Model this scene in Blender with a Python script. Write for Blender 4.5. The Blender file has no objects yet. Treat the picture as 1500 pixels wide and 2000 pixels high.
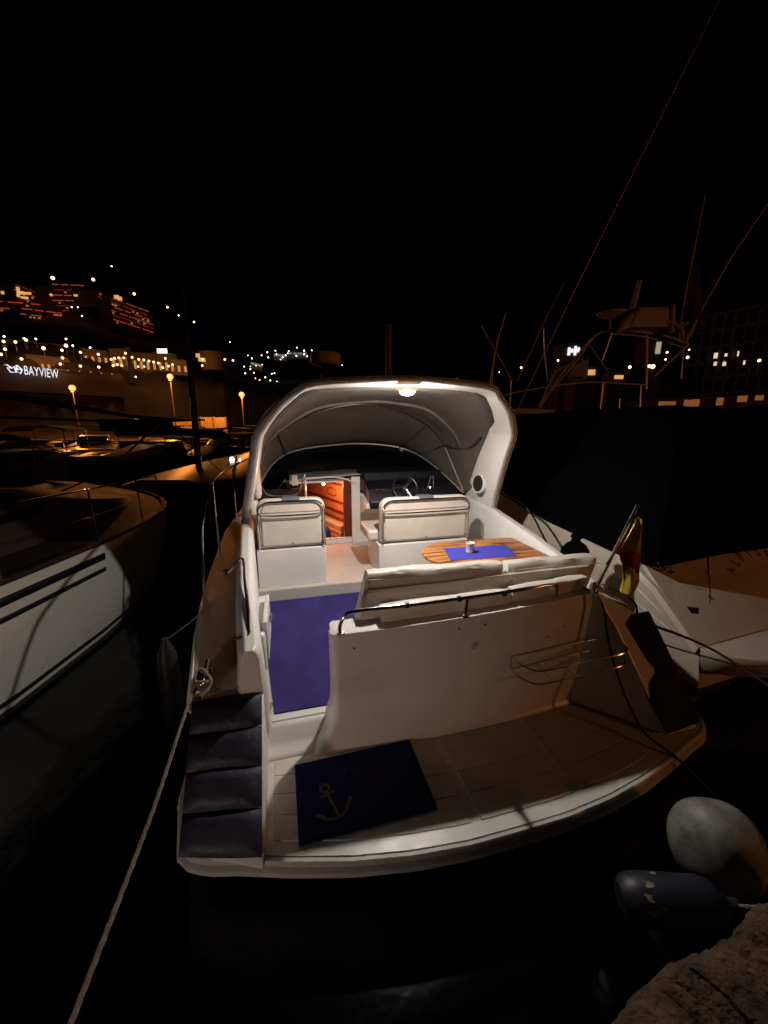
import bpy, math, random
from mathutils import Vector, Matrix
R = math.radians
random.seed(7)
sc = bpy.context.scene
col = sc.collection

# ---------------------------------------------------------------- camera, world, light
CAM_Z = 2.45
PITCH = 12.8
cam_d = bpy.data.cameras.new('camera'); cam = bpy.data.objects.new('camera', cam_d); col.objects.link(cam)
cam.location = (0, 0, CAM_Z); cam.rotation_euler = (R(90 - PITCH), 0, 0)
cam_d.sensor_fit = 'HORIZONTAL'; cam_d.sensor_width = 36; cam_d.lens = 18
cam_d.clip_start = 0.02; cam_d.clip_end = 2000
sc.camera = cam
sc.view_settings.view_transform = 'Standard'; sc.view_settings.look = 'None'
sc.view_settings.exposure = 0; sc.view_settings.gamma = 1
sc.cycles.use_denoising = True
sc.cycles.sample_clamp_indirect = 4
w = bpy.data.worlds.new('World'); sc.world = w; w.use_nodes = True
nt = w.node_tree
bg = nt.nodes['Background']
sky = nt.nodes.new('ShaderNodeTexSky'); sky.sky_type = 'NISHITA'; sky.sun_disc = False
sky.sun_elevation = R(-6); sky.sun_rotation = R(200)
nt.links.new(sky.outputs[0], bg.inputs[0]); bg.inputs[1].default_value = 0.012

def lamp(name, kind, loc, power, color, size=0.1, target=None, spot=None, blend=.6):
    d = bpy.data.lights.new(name, kind); d.energy = power; d.color = color
    if kind != 'SUN': d.shadow_soft_size = size
    if spot: d.spot_size = R(spot); d.spot_blend = blend
    o = bpy.data.objects.new(name, d); col.objects.link(o); o.location = loc
    if target is not None:
        o.rotation_euler = (Vector(target) - Vector(loc)).to_track_quat('-Z', 'Y').to_euler()
    return o

# ---------------------------------------------------------------- materials
MATS = {}
def mat(name, color, rough=.5, metal=0, noise=0, nscale=6, bump=0, bscale=60, emit=None, estr=0, coat=0,
        trans=0, stretch=(1, 1, 1), rvar=0, spec=.5, color2=None, alpha=1):
    m = bpy.data.materials.new(name); m.use_nodes = True
    n = m.node_tree.nodes; l = m.node_tree.links; b = n['Principled BSDF']
    c = tuple(color) + (1,)
    b.inputs['Base Color'].default_value = c; b.inputs['Roughness'].default_value = rough
    b.inputs['Metallic'].default_value = metal; b.inputs['Coat Weight'].default_value = coat
    b.inputs['Specular IOR Level'].default_value = spec
    b.inputs['Transmission Weight'].default_value = trans
    b.inputs['Alpha'].default_value = alpha
    if emit: b.inputs['Emission Color'].default_value = tuple(emit) + (1,); b.inputs['Emission Strength'].default_value = estr
    tc = n.new('ShaderNodeTexCoord'); mp = n.new('ShaderNodeMapping'); mp.inputs['Scale'].default_value = stretch
    l.new(tc.outputs['Object'], mp.inputs['Vector'])
    if noise or color2:
        t = n.new('ShaderNodeTexNoise'); t.inputs['Scale'].default_value = nscale; t.inputs['Detail'].default_value = 6
        t.inputs['Roughness'].default_value = .62
        l.new(mp.outputs[0], t.inputs['Vector'])
        r = n.new('ShaderNodeValToRGB'); r.color_ramp.elements[0].position = .3; r.color_ramp.elements[1].position = .72
        c2 = color2 if color2 else [x * (1 - noise) for x in color]
        r.color_ramp.elements[0].color = tuple(c2) + (1,); r.color_ramp.elements[1].color = c
        l.new(t.outputs[0], r.inputs[0]); l.new(r.outputs[0], b.inputs['Base Color'])
    if rvar:
        t3 = n.new('ShaderNodeTexNoise'); t3.inputs['Scale'].default_value = nscale * 1.7; t3.inputs['Detail'].default_value = 5
        l.new(mp.outputs[0], t3.inputs['Vector'])
        mr = n.new('ShaderNodeMapRange'); mr.inputs['To Min'].default_value = max(0.02, rough - rvar); mr.inputs['To Max'].default_value = rough + rvar
        l.new(t3.outputs[0], mr.inputs[0]); l.new(mr.outputs[0], b.inputs['Roughness'])
    if bump:
        t2 = n.new('ShaderNodeTexNoise'); t2.inputs['Scale'].default_value = bscale; t2.inputs['Detail'].default_value = 4
        l.new(mp.outputs[0], t2.inputs['Vector'])
        bp = n.new('ShaderNodeBump'); bp.inputs['Strength'].default_value = bump; bp.inputs['Distance'].default_value = .01
        l.new(t2.outputs[0], bp.inputs['Height']); l.new(bp.outputs[0], b.inputs['Normal'])
    MATS[name] = m
    return m
def emis(name, color, s):
    m = bpy.data.materials.new(name); m.use_nodes = True
    n = m.node_tree.nodes; b = n['Principled BSDF']; b.inputs['Base Color'].default_value = (0, 0, 0, 1)
    b.inputs['Emission Color'].default_value = tuple(color) + (1,); b.inputs['Emission Strength'].default_value = s
    MATS[name] = m; return m

gel = mat('gelcoat_white', (.72, .70, .66), .32, noise=.10, nscale=3, bump=.03, bscale=25, rvar=.10)
gel_deck = mat('gelcoat_nonskid', (.54, .50, .44), .5, noise=.14, nscale=5, bump=.25, bscale=420, rvar=.08)
gel_edge = mat('gelcoat_weathered', (.62, .60, .54), .38, noise=.22, nscale=7, bump=.06, bscale=40, rvar=.12)
trim = mat('rub_trim', (.42, .36, .29), .5, noise=.3, nscale=14)
steel = mat('stainless_steel', (.68, .66, .63), .16, 1, noise=.15, nscale=20, rvar=.08)
dsteel = mat('dull_tube', (.10, .09, .09), .35, .6)
vinyl = mat('ivory_vinyl', (.64, .58, .50), .42, noise=.14, nscale=6, bump=.12, bscale=160, rvar=.08)
vinyl_d = mat('grey_strap', (.13, .14, .16), .6, noise=.2)
carpet = mat('blue_carpet', (.062, .046, .215), .95, noise=.42, nscale=4, bump=.8, bscale=520, spec=.1)
matb = mat('navy_mat', (.006, .009, .085), .9, noise=.25, nscale=20, bump=.6, bscale=500, spec=.15)
placem = mat('blue_felt', (.05, .045, .42), .85, noise=.15, nscale=30, bump=.2, bscale=500)
canvas = mat('grey_canvas', (.13, .114, .102), .85, noise=.22, nscale=2.5, bump=.6, bscale=4.5, spec=.2)
for _n in canvas.node_tree.nodes:
    if _n.type == 'BUMP': _n.inputs['Distance'].default_value = .03
seam = mat('dark_webbing', (.02, .018, .018), .8)
navypad = mat('navy_vinyl_pad', (.010, .007, .026), .58, noise=.5, nscale=4, bump=.8, bscale=12, rvar=.12)
charpad = mat('charcoal_pad', (.004, .004, .0038), .7, spec=.15, noise=.3, nscale=5, bump=.4, bscale=14)
black = mat('black_cover_cloth', (.0009, .0009, .0011), .9, noise=.3, nscale=3, bump=.5, bscale=4, spec=.05)
blackp = mat('black_plastic', (.012, .012, .014), .35)
speaker_m = mat('speaker_mesh', (.01, .01, .01), .6, bump=1, bscale=300)
glassd = mat('tinted_glass', (.003, .003, .004), .08, coat=0, spec=.12)
console = mat('navy_console', (.005, .0045, .013), .5, noise=.3, nscale=10, bump=.2, bscale=80)
gauge = mat('gauge_face', (.03, .03, .035), .3, noise=.4, nscale=30)
wood = mat('cabin_teak', (.66, .30, .13), .32, noise=.3, nscale=5, stretch=(1, 1, 9))
woodd = mat('mahogany_trim', (.16, .022, .012), .25, noise=.4, nscale=6, stretch=(8, 8, 1))
cab_cush = mat('cabin_cushion', (.55, .42, .30), .8, noise=.2)
bluebag = mat('navy_bag', (.02, .03, .12), .8, noise=.3)
yellow = mat('flag_yellow', (.80, .55, .04), .8, noise=.2, nscale=12)
red = mat('flag_red', (.42, .015, .02), .8, noise=.2, nscale=12)
beige = mat('anchor_beige', (.13, .115, .075), .9, noise=.4, nscale=40)
darkred = mat('mat_lettering', (.06, .010, .016), .9, noise=.4, nscale=40)
rope_m = mat('grey_rope', (.22, .17, .12), .9, noise=.4, nscale=30, bump=.6, bscale=120)
rope_k = mat('black_rope', (.012, .011, .010), .7, bump=.4, bscale=120)
ceramic = mat('white_ceramic', (.75, .73, .68), .25, noise=.08, nscale=20)
candle = mat('candle_wax', (.8, .72, .55), .5)
fend_w = mat('scuffed_white_fender', (.24, .235, .205), .55, color2=(.035, .033, .027), nscale=6.5, bump=.3, bscale=8, rvar=.1)
fend_n = mat('scuffed_navy_fender', (.016, .016, .030), .5, color2=(.006, .006, .014), nscale=5, bump=.3, bscale=10)
scuff = mat('yellowed_scuff', (.30, .26, .13), .8, noise=.5, nscale=25)
hull_l = mat('grey_hull', (.52, .50, .45), .3, noise=.12, nscale=1.5, rvar=.1)
stripe = mat('black_stripe', (.008, .008, .01), .3)
deck_b = mat('brown_deck', (.032, .018, .013), .6, noise=.3, nscale=3)
hull_r = mat('cream_hull', (.60, .52, .42), .35, noise=.12, nscale=2, rvar=.1)
grey_let = mat('grey_lettering', (.10, .09, .09), .6, noise=.3, nscale=30)
tubep = mat('pale_tube', (.8, .76, .7), .3, .2)
cream = mat('cream_plastic', (.52, .46, .38), .5, noise=.15)
quay_m = mat('brown_quay_stone', (.095, .045, .016), .95, color2=(.018, .012, .006), nscale=9, bump=1, bscale=22)
for _n in quay_m.node_tree.nodes:
    if _n.type == 'BUMP': _n.inputs['Distance'].default_value = .04
far_white = mat('far_boat_white', (.55, .50, .45), .3, noise=.15, nscale=1)
far_dark = mat('far_boat_canopy', (.02, .02, .025), .8)
box_m = mat('painted_container', (.62, .50, .36), .7, noise=.15, nscale=1)
concrete = mat('concrete_wall', (.13, .105, .085), .9, noise=.3, nscale=.15)
bld_d = mat('dark_facade', (.07, .05, .04), .9, noise=.3, nscale=.3)
plaster = mat('plaster_wall', (.34, .24, .15), .9, noise=.3, nscale=.4)
pole_m = mat('painted_pole', (.11, .08, .085), .5)
hill_m = mat('dry_hillside', (.12, .08, .05), 1, color2=(.035, .028, .018), nscale=.12, bump=1, bscale=.5)
asphalt = mat('quay_asphalt', (.10, .09, .08), .9, noise=.4, nscale=.6)
teakpole = mat('brown_painted_post', (.25, .11, .055), .5, noise=.3, nscale=8, stretch=(1, 1, .2))

# teak table: strips with thin dark caulking and streaks along x
teak = bpy.data.materials.new('teak_strips'); teak.use_nodes = True
n = teak.node_tree.nodes; l = teak.node_tree.links; b = n['Principled BSDF']; b.inputs['Roughness'].default_value = .35
tc = n.new('ShaderNodeTexCoord'); sx = n.new('ShaderNodeSeparateXYZ'); l.new(tc.outputs['Object'], sx.inputs[0])
def mth(op, a, bb=None):
    q = n.new('ShaderNodeMath'); q.operation = op
    for i, s in enumerate((a, bb)):
        if s is None: continue
        if isinstance(s, (int, float)): q.inputs[i].default_value = s
        else: l.new(s, q.inputs[i])
    return q.outputs[0]
yy = mth('MULTIPLY', sx.outputs[1], 30); fr = mth('FRACT', yy); line = mth('LESS_THAN', fr, .10); idx = mth('FLOOR', yy)
cx = n.new('ShaderNodeCombineXYZ'); l.new(mth('MULTIPLY', sx.outputs[0], 2.2), cx.inputs[0]); l.new(mth('MULTIPLY', sx.outputs[1], 45), cx.inputs[1]); l.new(mth('MULTIPLY', idx, 3.7), cx.inputs[2])
t = n.new('ShaderNodeTexNoise'); t.inputs['Scale'].default_value = 1; t.inputs['Detail'].default_value = 5; l.new(cx.outputs[0], t.inputs[0])
r = n.new('ShaderNodeValToRGB'); r.color_ramp.elements[0].color = (.10, .028, .008, 1); r.color_ramp.elements[0].position = .44
r.color_ramp.elements[1].color = (.58, .23, .06, 1); r.color_ramp.elements[1].position = .53; l.new(t.outputs[0], r.inputs[0])
mx = n.new('ShaderNodeMix'); mx.data_type = 'RGBA'; l.new(line, mx.inputs[0]); l.new(r.outputs[0], mx.inputs[6]); mx.inputs[7].default_value = (.05, .018, .008, 1)
l.new(mx.outputs[2], b.inputs['Base Color'])

water_m = bpy.data.materials.new('harbour_water'); water_m.use_nodes = True
n = water_m.node_tree.nodes; l = water_m.node_tree.links; b = n['Principled BSDF']
b.inputs['Base Color'].default_value = (.0006, .0007, .0008, 1); b.inputs['Roughness'].default_value = .14; b.inputs['IOR'].default_value = 1.33
tc = n.new('ShaderNodeTexCoord'); t = n.new('ShaderNodeTexNoise'); t.inputs['Scale'].default_value = 2.2; t.inputs['Detail'].default_value = 4
l.new(tc.outputs['Object'], t.inputs[0]); bp = n.new('ShaderNodeBump'); bp.inputs['Strength'].default_value = .5; bp.inputs['Distance'].default_value = .03
l.new(t.outputs[0], bp.inputs['Height']); l.new(bp.outputs[0], b.inputs['Normal'])

e_white = emis('lamp_white', (1, .86, .66), 9); e_rim = emis('lamp_rim_glow', (1, .62, .30), 1.0)
e_cab = emis('cabin_bulb', (1, .35, .08), 25); e_sod = emis('sodium_lamp', (1, .33, .05), 2.2)
e_warm = emis('warm_lamp', (1, .56, .22), 5); e_cool = emis('cool_lamp', (.9, .93, 1), 4)
e_sign = emis('sign_letters', (.92, .9, 1), 1.1); e_red = emis('red_strip_light', (1, .09, .015), .50); e_redd = emis('dim_red_strip', (1, .10, .03), .16)
e_bal = emis('balcony_glow', (1, .34, .12), .35); e_orr = emis('orange_strip_light', (1, .20, .06), .32); e_win = emis('lit_window', (1, .50, .16), .75); e_wind = emis('dim_lit_window', (1, .42, .12), .6)
e_arc = emis('arcade_light', (1, .33, .08), .20); e_flood = emis('floodlight_glow', (1, .93, .75), 10)

# ---------------------------------------------------------------- mesh helpers
class MB:
    def __init__(s): s.v = []; s.f = []
    def add(s, vs, fs):
        k = len(s.v); s.v += [tuple(p) for p in vs]; s.f += [tuple(i + k for i in f) for f in fs]; return s
    def box(s, x0, x1, y0, y1, z0, z1):
        return s.add([(x0, y0, z0), (x1, y0, z0), (x1, y1, z0), (x0, y1, z0), (x0, y0, z1), (x1, y0, z1), (x1, y1, z1), (x0, y1, z1)],
                     [(3, 2, 1, 0), (4, 5, 6, 7), (0, 1, 5, 4), (1, 2, 6, 5), (2, 3, 7, 6), (3, 0, 4, 7)])
    def loft(s, rings, closed=True, caps=True, wrap=False):
        m = len(rings[0]); vs = [p for r_ in rings for p in r_]; fs = []
        nr = len(rings)
        for i in range(nr if wrap else nr - 1):
            a = i * m; bq = ((i + 1) % nr) * m
            for j in range(m if closed else m - 1):
                k = (j + 1) % m
                fs.append((a + j, a + k, bq + k, bq + j))
        if caps and closed and not wrap:
            fs.append(tuple(range(m - 1, -1, -1))); fs.append(tuple(range((nr - 1) * m, nr * m)))
        return s.add(vs, fs)
    def tube(s, pts, r, n=8, closed=False):
        pts = [Vector(p) for p in pts]; N = len(pts)
        rr = r if isinstance(r, (list, tuple)) else [r] * N
        rings = []; prev = None
        for i, p in enumerate(pts):
            if closed: d = pts[(i + 1) % N] - pts[i - 1]
            else: d = pts[min(i + 1, N - 1)] - pts[max(i - 1, 0)]
            if d.length < 1e-9: d = Vector((0, 0, 1))
            d.normalize()
            if prev is None:
                u = d.cross(Vector((0, 0, 1)))
                if u.length < .05: u = d.cross(Vector((1, 0, 0)))
            else: u = prev - d * prev.dot(d)
            u.normalize(); prev = u; v = d.cross(u)
            rings.append([p + (u * math.cos(2 * math.pi * k / n) + v * math.sin(2 * math.pi * k / n)) * rr[i] for k in range(n)])
        return s.loft(rings, wrap=closed)
    def lathe(s, c, prof, n=20, axis=(0, 0, 1)):
        ax = Vector(axis).normalized(); q = Vector((0, 0, 1)).rotation_difference(ax); c = Vector(c)
        rings = [[c + q @ Vector((r_ * math.cos(2 * math.pi * k / n), r_ * math.sin(2 * math.pi * k / n), z)) for k in range(n)] for r_, z in prof]
        return s.loft(rings)
    def prism(s, outline, z0, z1):
        a = [(x, y, z0) for x, y in outline]; b_ = [(x, y, z1) for x, y in outline]
        return s.loft([a, b_])
    def sphere(s, c, r, n=12, m=8, sc=(1, 1, 1), axis=(0, 0, 1)):
        prof = [(max(1e-4, r * math.sin(math.pi * i / m)) * sc[0], -r * math.cos(math.pi * i / m) * sc[2]) for i in range(m + 1)]
        return s.lathe(c, prof, n, axis)
def sm(pts, k=6, closed=False):
    pts = [Vector(p) for p in pts]; out = []; N = len(pts)
    for i in range(N if closed else N - 1):
        if closed: p0, p1, p2, p3 = pts[i - 1], pts[i], pts[(i + 1) % N], pts[(i + 2) % N]
        else: p0, p1, p2, p3 = pts[max(i - 1, 0)], pts[i], pts[i + 1], pts[min(i + 2, N - 1)]
        for j in range(k):
            t_ = j / k
            out.append(.5 * ((2 * p1) + (p2 - p0) * t_ + (2 * p0 - 5 * p1 + 4 * p2 - p3) * t_ ** 2 + (3 * p1 - p0 - 3 * p2 + p3) * t_ ** 3))
    if not closed: out.append(pts[-1])
    return out
def resample(pts, n):
    pts = [Vector(p) for p in pts]; L = [0]
    for a, b_ in zip(pts, pts[1:]): L.append(L[-1] + (b_ - a).length)
    out = []; j = 0
    for i in range(n):
        t_ = L[-1] * i / (n - 1)
        while j < len(L) - 2 and L[j + 1] < t_: j += 1
        u = (t_ - L[j]) / max(1e-9, L[j + 1] - L[j]); out.append(pts[j].lerp(pts[j + 1], min(1, max(0, u))))
    return out
def lerp(a, b_, t_): return a + (b_ - a) * t_
def interp(x, tab):
    if x <= tab[0][0]: return tab[0][1]
    for (a, va), (b_, vb) in zip(tab, tab[1:]):
        if x <= b_: return lerp(va, vb, (x - a) / (b_ - a))
    return tab[-1][1]

WM = {}; FR = {}
I4 = Matrix.Identity(4)
BOAT = Matrix.Translation((.489, 2.346, .35)) @ Matrix.Rotation(R(14.5), 4, 'Z')
def setp(o, label, cat, group=None, kind=None):
    if label: o['label'] = label
    if cat: o['category'] = cat
    if group: o['group'] = group
    if kind: o['kind'] = kind
def T(name, label, cat, base, frame=I4, group=None):
    o = bpy.data.objects.new(name, None); col.objects.link(o); o.empty_display_size = .1
    M = frame @ Matrix.Translation(base); o.matrix_world = M
    WM[o.name] = M; FR[o.name] = frame; setp(o, label, cat, group); return o
def mesh_of(name, mb, m, X, bevel_=None):
    me = bpy.data.meshes.new(name)
    me.from_pydata([X @ Vector(p) for p in mb.v], [], mb.f); me.validate(); me.update()
    import bmesh
    bm_ = bmesh.new(); bm_.from_mesh(me); bmesh.ops.recalc_face_normals(bm_, faces=bm_.faces); bm_.to_mesh(me); bm_.free()
    for p in me.polygons: p.use_smooth = True
    me.set_sharp_from_angle(angle=R(38))
    if m: me.materials.append(m)
    return me
def addmods(o, bevel, solid=0):
    if solid:
        s = o.modifiers.new('solid', 'SOLIDIFY'); s.thickness = solid; s.offset = 0
    if bevel:
        q = o.modifiers.new('bevel', 'BEVEL'); q.width = bevel; q.segments = 3; q.limit_method = 'ANGLE'; q.angle_limit = R(35)
        q.harden_normals = False
def islands(mb):
    par = list(range(len(mb.v)))
    def fd(a):
        while par[a] != a: par[a] = par[par[a]]; a = par[a]
        return a
    for f in mb.f:
        for k in f[1:]: par[fd(f[0])] = fd(k)
    grp = {}
    for f in mb.f: grp.setdefault(fd(f[0]), []).append(f)
    out = []
    for fs in grp.values():
        ids = sorted({i for f in fs for i in f}); mp_ = {k: i for i, k in enumerate(ids)}
        q = MB(); q.v = [mb.v[i] for i in ids]; q.f = [tuple(mp_[i] for i in f) for f in fs]; out.append(q)
    return out
def PS(name, mb, m, parent, bevel=0, label=None, frame=None, solid=0):
    return [P(name, q, m, parent, bevel, label, frame, solid) for q in islands(mb)]
def P(name, mb, m, parent, bevel=0, label=None, frame=None, solid=0, kind=None):
    fr_ = frame if frame is not None else FR[parent.name]
    M = WM[parent.name]
    me = mesh_of(name, mb, m, M.inverted() @ fr_)
    o = bpy.data.objects.new(name, me); col.objects.link(o); o.parent = parent
    WM[o.name] = M; FR[o.name] = fr_
    if label: o['label'] = label
    if kind: o['kind'] = kind
    addmods(o, bevel, solid); return o
def TM(name, mb, m, label, cat, frame=I4, group=None, bevel=0, kind=None, base=None, solid=0):
    xs = [p[0] for p in mb.v]; ys = [p[1] for p in mb.v]; zs = [p[2] for p in mb.v]
    if base is None: base = ((min(xs) + max(xs)) / 2, (min(ys) + max(ys)) / 2, min(zs))
    M = frame @ Matrix.Translation(base)
    o = bpy.data.objects.new(name, mesh_of(name, mb, m, Matrix.Translation(base).inverted())); col.objects.link(o); o.matrix_world = M
    WM[o.name] = M; FR[o.name] = frame; setp(o, label, cat, group, kind); addmods(o, bevel, solid); return o
def text_mb(body, size, depth=.004, shear=0, align='CENTER', space=1):
    cu = bpy.data.curves.new('t', 'FONT'); cu.body = body; cu.size = size; cu.extrude = depth; cu.shear = shear; cu.align_x = align; cu.space_character = space
    o = bpy.data.objects.new('t', cu); col.objects.link(o); bpy.context.view_layer.update()
    me = bpy.data.meshes.new_from_object(o.evaluated_get(bpy.context.evaluated_depsgraph_get()))
    mb = MB(); mb.add([tuple(v.co) for v in me.vertices], [tuple(p.vertices) for p in me.polygons])
    bpy.data.objects.remove(o); bpy.data.curves.remove(cu); bpy.data.meshes.remove(me); return mb
def xf(mb, M):
    q = MB(); q.v = [tuple(M @ Vector(p)) for p in mb.v]; q.f = list(mb.f); return q
def join(*mbs):
    q = MB()
    for m_ in mbs: q.add(m_.v, m_.f)
    return q
def basis(o, x, y, z):
    M = Matrix((x, y, z)).transposed().to_4x4(); M.translation = Vector(o); return M

# pixel bearing -> world helpers: used to survey far things (their distance is given, they get real size)
cp, sp = math.cos(R(PITCH)), math.sin(R(PITCH))
def ray(px, py):
    v = 1000 - py; return Vector((px - 750, 750 * cp + v * sp, v * cp - 750 * sp))
def far(px, py, d):
    q = ray(px, py); return Vector((0, 0, CAM_Z)) + q * (d / math.hypot(q.x, q.y))

# ================================================================= SETTING
wmb = MB(); wmb.add([(-600, -60, 0), (600, -60, 0), (600, 800, 0), (-600, 800, 0)], [(0, 1, 2, 3)])
TM('water', wmb, water_m, None, None, kind='structure')

# hills round the harbour, a polar sheet: rows of distance, columns of bearing
ridge = [(-700, 560), (-300, 540), (0, 541), (100, 536), (185, 548), (230, 575), (300, 602), (380, 635), (425, 655), (480, 700), (560, 706), (660, 704), (720, 722), (800, 750), (1000, 768), (1100, 735), (1180, 700), (1300, 668), (1400, 650), (1600, 640), (2300, 640)]
DR = [(56, 0), (70, .02), (79, .04), (86, .20), (92, .25), (112, .36), (135, .46), (160, .55), (185, .80), (205, 1.0), (240, .9), (300, .5)]
def hill_h(px, d):
    top = far(px, interp(px, ridge), 205).z
    return 1.0 + (top - 1.0) * interp(d, DR)
def bearing(px):
    q = ray(px, 800); return math.atan2(q.x, q.y)
hm = MB(); cols_ = list(range(-700, 2301, 20)); dist = [56, 63, 70, 75, 80, 86, 92, 102, 112, 124, 135, 148, 160, 172, 185, 195, 205, 222, 240, 300]
rnd = random.Random(3)
for px in cols_:
    bb = bearing(px)
    for d in dist:
        j = rnd.uniform(-1, 1) * (.5 if 60 < d < 200 else .12)
        dd = d + rnd.uniform(-1, 1) * (1.5 if 60 < d < 200 else 0)
        hm.v.append((math.sin(bb) * dd, math.cos(bb) * dd, max(.3, hill_h(px, d) + j)))
nd = len(dist)
for i in range(len(cols_) - 1):
    for j in range(nd - 1):
        a = i * nd + j; hm.f.append((a, a + nd, a + nd + 1, a + 1))
TM('hillside', hm, hill_m, None, None, kind='structure')
def onhill(px, py):
    d = 70
    while d < 205:
        if far(px, py, d).z <= hill_h(px, d): return far(px, py, d), d
        d += .5
    return far(px, py, 205), 205

qm = MB()   # far quay apron
for a, d0, d1 in ((0, 46, 57),):
    bs = [bearing(x) for x in range(-700, 2301, 100)]
    lo = [(math.sin(x) * d0, math.cos(x) * d0, -.5) for x in bs]; l1 = [(math.sin(x) * d0, math.cos(x) * d0, .9) for x in bs]
    l2 = [(math.sin(x) * d1, math.cos(x) * d1, .95) for x in bs]
    qm.loft([lo, l1, l2], closed=False)
TM('quay_road', qm, asphalt, None, None, kind='structure')

# near quay edge under the photographer (stone, rounded)
qe = MB()
path = sm([(.60, .66, .70), (.72, .79, .78), (.9, .87, .79), (1.15, .94, .80), (1.45, 1.06, .82), (1.8, 1.19, .83), (2.0, 1.27, .83)], 5)
path = resample(path, 90); rq = random.Random(8); rings = []
for i, p in enumerate(path):
    p = p + Vector((rq.uniform(-.006, .006), rq.uniform(-.008, .008), .022 * math.sin(i * .31) + rq.uniform(-.006, .006)))
    rings.append([p + Vector(q) for q in ((-.03, .0, -.9), (-.02, .01, -.10), (.0, .0, -.03), (.03, -.03, 0), (.08, -.09, .01), (.25, -.5, .01), (.5, -1.6, 0), (.5, -1.6, -.9))])
qe.loft(rings)
TM('stone_quay_edge', qe, quay_m, 'rough brown stone edge of the quay in the bottom right corner', 'quay edge')

# ================================================================= MAIN BOAT (frame BOAT: x starboard, y forward, z up from the bathing platform)
boat = T('motor_cruiser', 'white open motor cruiser moored stern-to with its radar arch lamp lit', 'motor boat', (0, 2, -.35), BOAT)

def sheer_x(y): return interp(y, [(-.5, 1.66), (0, 1.67), (.8, 1.77), (1.5, 1.82), (3, 1.85), (5, 1.68), (6.5, 1.25), (8, .75), (9.2, .28), (9.8, .03)])
def sheer_z(y): return interp(y, [(0, .52), (.6, .60), (1, .64), (2, .70), (4, .80), (9.8, 1.1)])
hb = MB(); rings = []
for i in range(30):
    y = .03 + i * (9.75 / 29); x = sheer_x(y); z = sheer_z(y); kz = -.75 + max(0, y - 7) * .25
    rings.append([(-x, y, z), (-x * 1.015, y, z - .06), (-x * .99, y, z - .12), (-x * .93, y, .0), (-x * .86, y, -.3), (0, y, kz), (x * .86, y, -.3), (x * .93, y, 0), (x * .99, y, z - .12), (x * 1.015, y, z - .06), (x, y, z)])
hb.loft(rings, closed=False)
hb.f.append(tuple(range(3, 8)))
P('hull', hb, gel, boat, solid=.01)

# side decks: from sheer to the coaming foot, and foredeck
def co_top(y): return interp(y, [(.12, .80), (.5, .88), (1.2, .97), (2.1, 1.06), (2.9, 1.13), (4, 1.10)])
def co_in(y): return interp(y, [(.1, 1.27), (.6, 1.33), (1.2, 1.38), (2.1, 1.44), (3, 1.46)])
for s in (-1, 1):
    d = MB(); rings = []
    for i in range(24):
        y = .03 + i * 3.6 / 23
        rings.append([(s * (sheer_x(y) + .0), y, sheer_z(y) - .002), (s * (sheer_x(y) - .03), y, sheer_z(y) + .015), (s * (co_in(y) + .10), y, min(sheer_z(y) + .03, co_top(y) - .03))])
    d.loft(rings, closed=False)
    P('side_deck', d, gel_deck, boat)
fd = MB(); rings = []
for i in range(20):
    y = 3.55 + i * 6.2 / 19; x = sheer_x(y); z = sheer_z(y); h = .52 * max(0, 1 - (y - 3.5) / 6.3)
    rings.append([(-x, y, z), (-x * .8, y, z + .03), (-x * .6, y, z + h), (0, y, z + h * 1.14), (x * .6, y, z + h), (x * .8, y, z + .03), (x, y, z)])
fd.loft(rings, closed=False); P('foredeck', fd, gel_deck, boat, solid=.01)

# coamings
for s in (-1, 1):
    c = MB(); rings = []
    y0 = .10 if s < 0 else .12
    ys = [y0 + i * (2.95 - y0) / 26 for i in range(27)]
    for y in ys:
        xi = co_in(y); t_ = co_top(y); fi = interp(y, [(.1, 1.235), (.6, 1.29), (1.9, 1.40), (3, 1.44)])
        prof = [(fi, .20), (fi + .005, .45), (xi - .015, t_ - .06), (xi + .0, t_ - .02), (xi + .025, t_), (xi + .085, t_), (xi + .11, t_ - .02), (xi + .13, t_ - .07), (xi + .155, .48), (xi + .155, .2)]
        rings.append([(s * a, y, z) for a, z in prof])
    # rounded aft end
    first = rings[0]; cxm = sum(p[0] for p in first) / len(first)
    end = []
    for k in (2, 1):
        t_ = k / 2.4
        end.append([(lerp(p[0], cxm, .30 * t_ * t_ * 1.6), p[1] - .055 * (1 - (1 - t_) ** 2) * 1.5 - .0, p[2] - (.012 * t_ * t_ if p[2] > .5 else 0)) for p in first])
    c.loft(end + rings)
    P('coaming', c, gel, boat, bevel=.006)

# bathing platform
W_ = 1.76
def aft(x): x = abs(x - .06); return interp(x, [(0, -.775), (.3, -.772), (.6, -.745), (.9, -.695), (1.2, -.62), (1.45, -.545), (1.6, -.51), (1.69, -.47), (1.76, -.40), (1.80, -.28), (1.815, -.12)])
def trn(x): return -.035 + .05 * (x - .05) ** 2
out = []
xs = [-1.755 + 3.6 * i / 60 for i in range(61)]
for x in xs: out.append((x, aft(x)))
out = [(-1.76, .10), (-1.76, -.12)] + out + [(1.87, -.12), (1.87, .10)]
cen = Vector((.05, .3))
def inset(o, k):
    res = []
    N = len(o)
    for i, (x, y) in enumerate(o):
        a = Vector(o[max(i - 1, 0)]); b_ = Vector(o[min(i + 1, N - 1)]); t_ = (b_ - a).normalized(); nn = Vector((-t_.y, t_.x))
        res.append((x + nn.x * k, y + nn.y * k))
    return res
pm = MB(); rings = []
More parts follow.
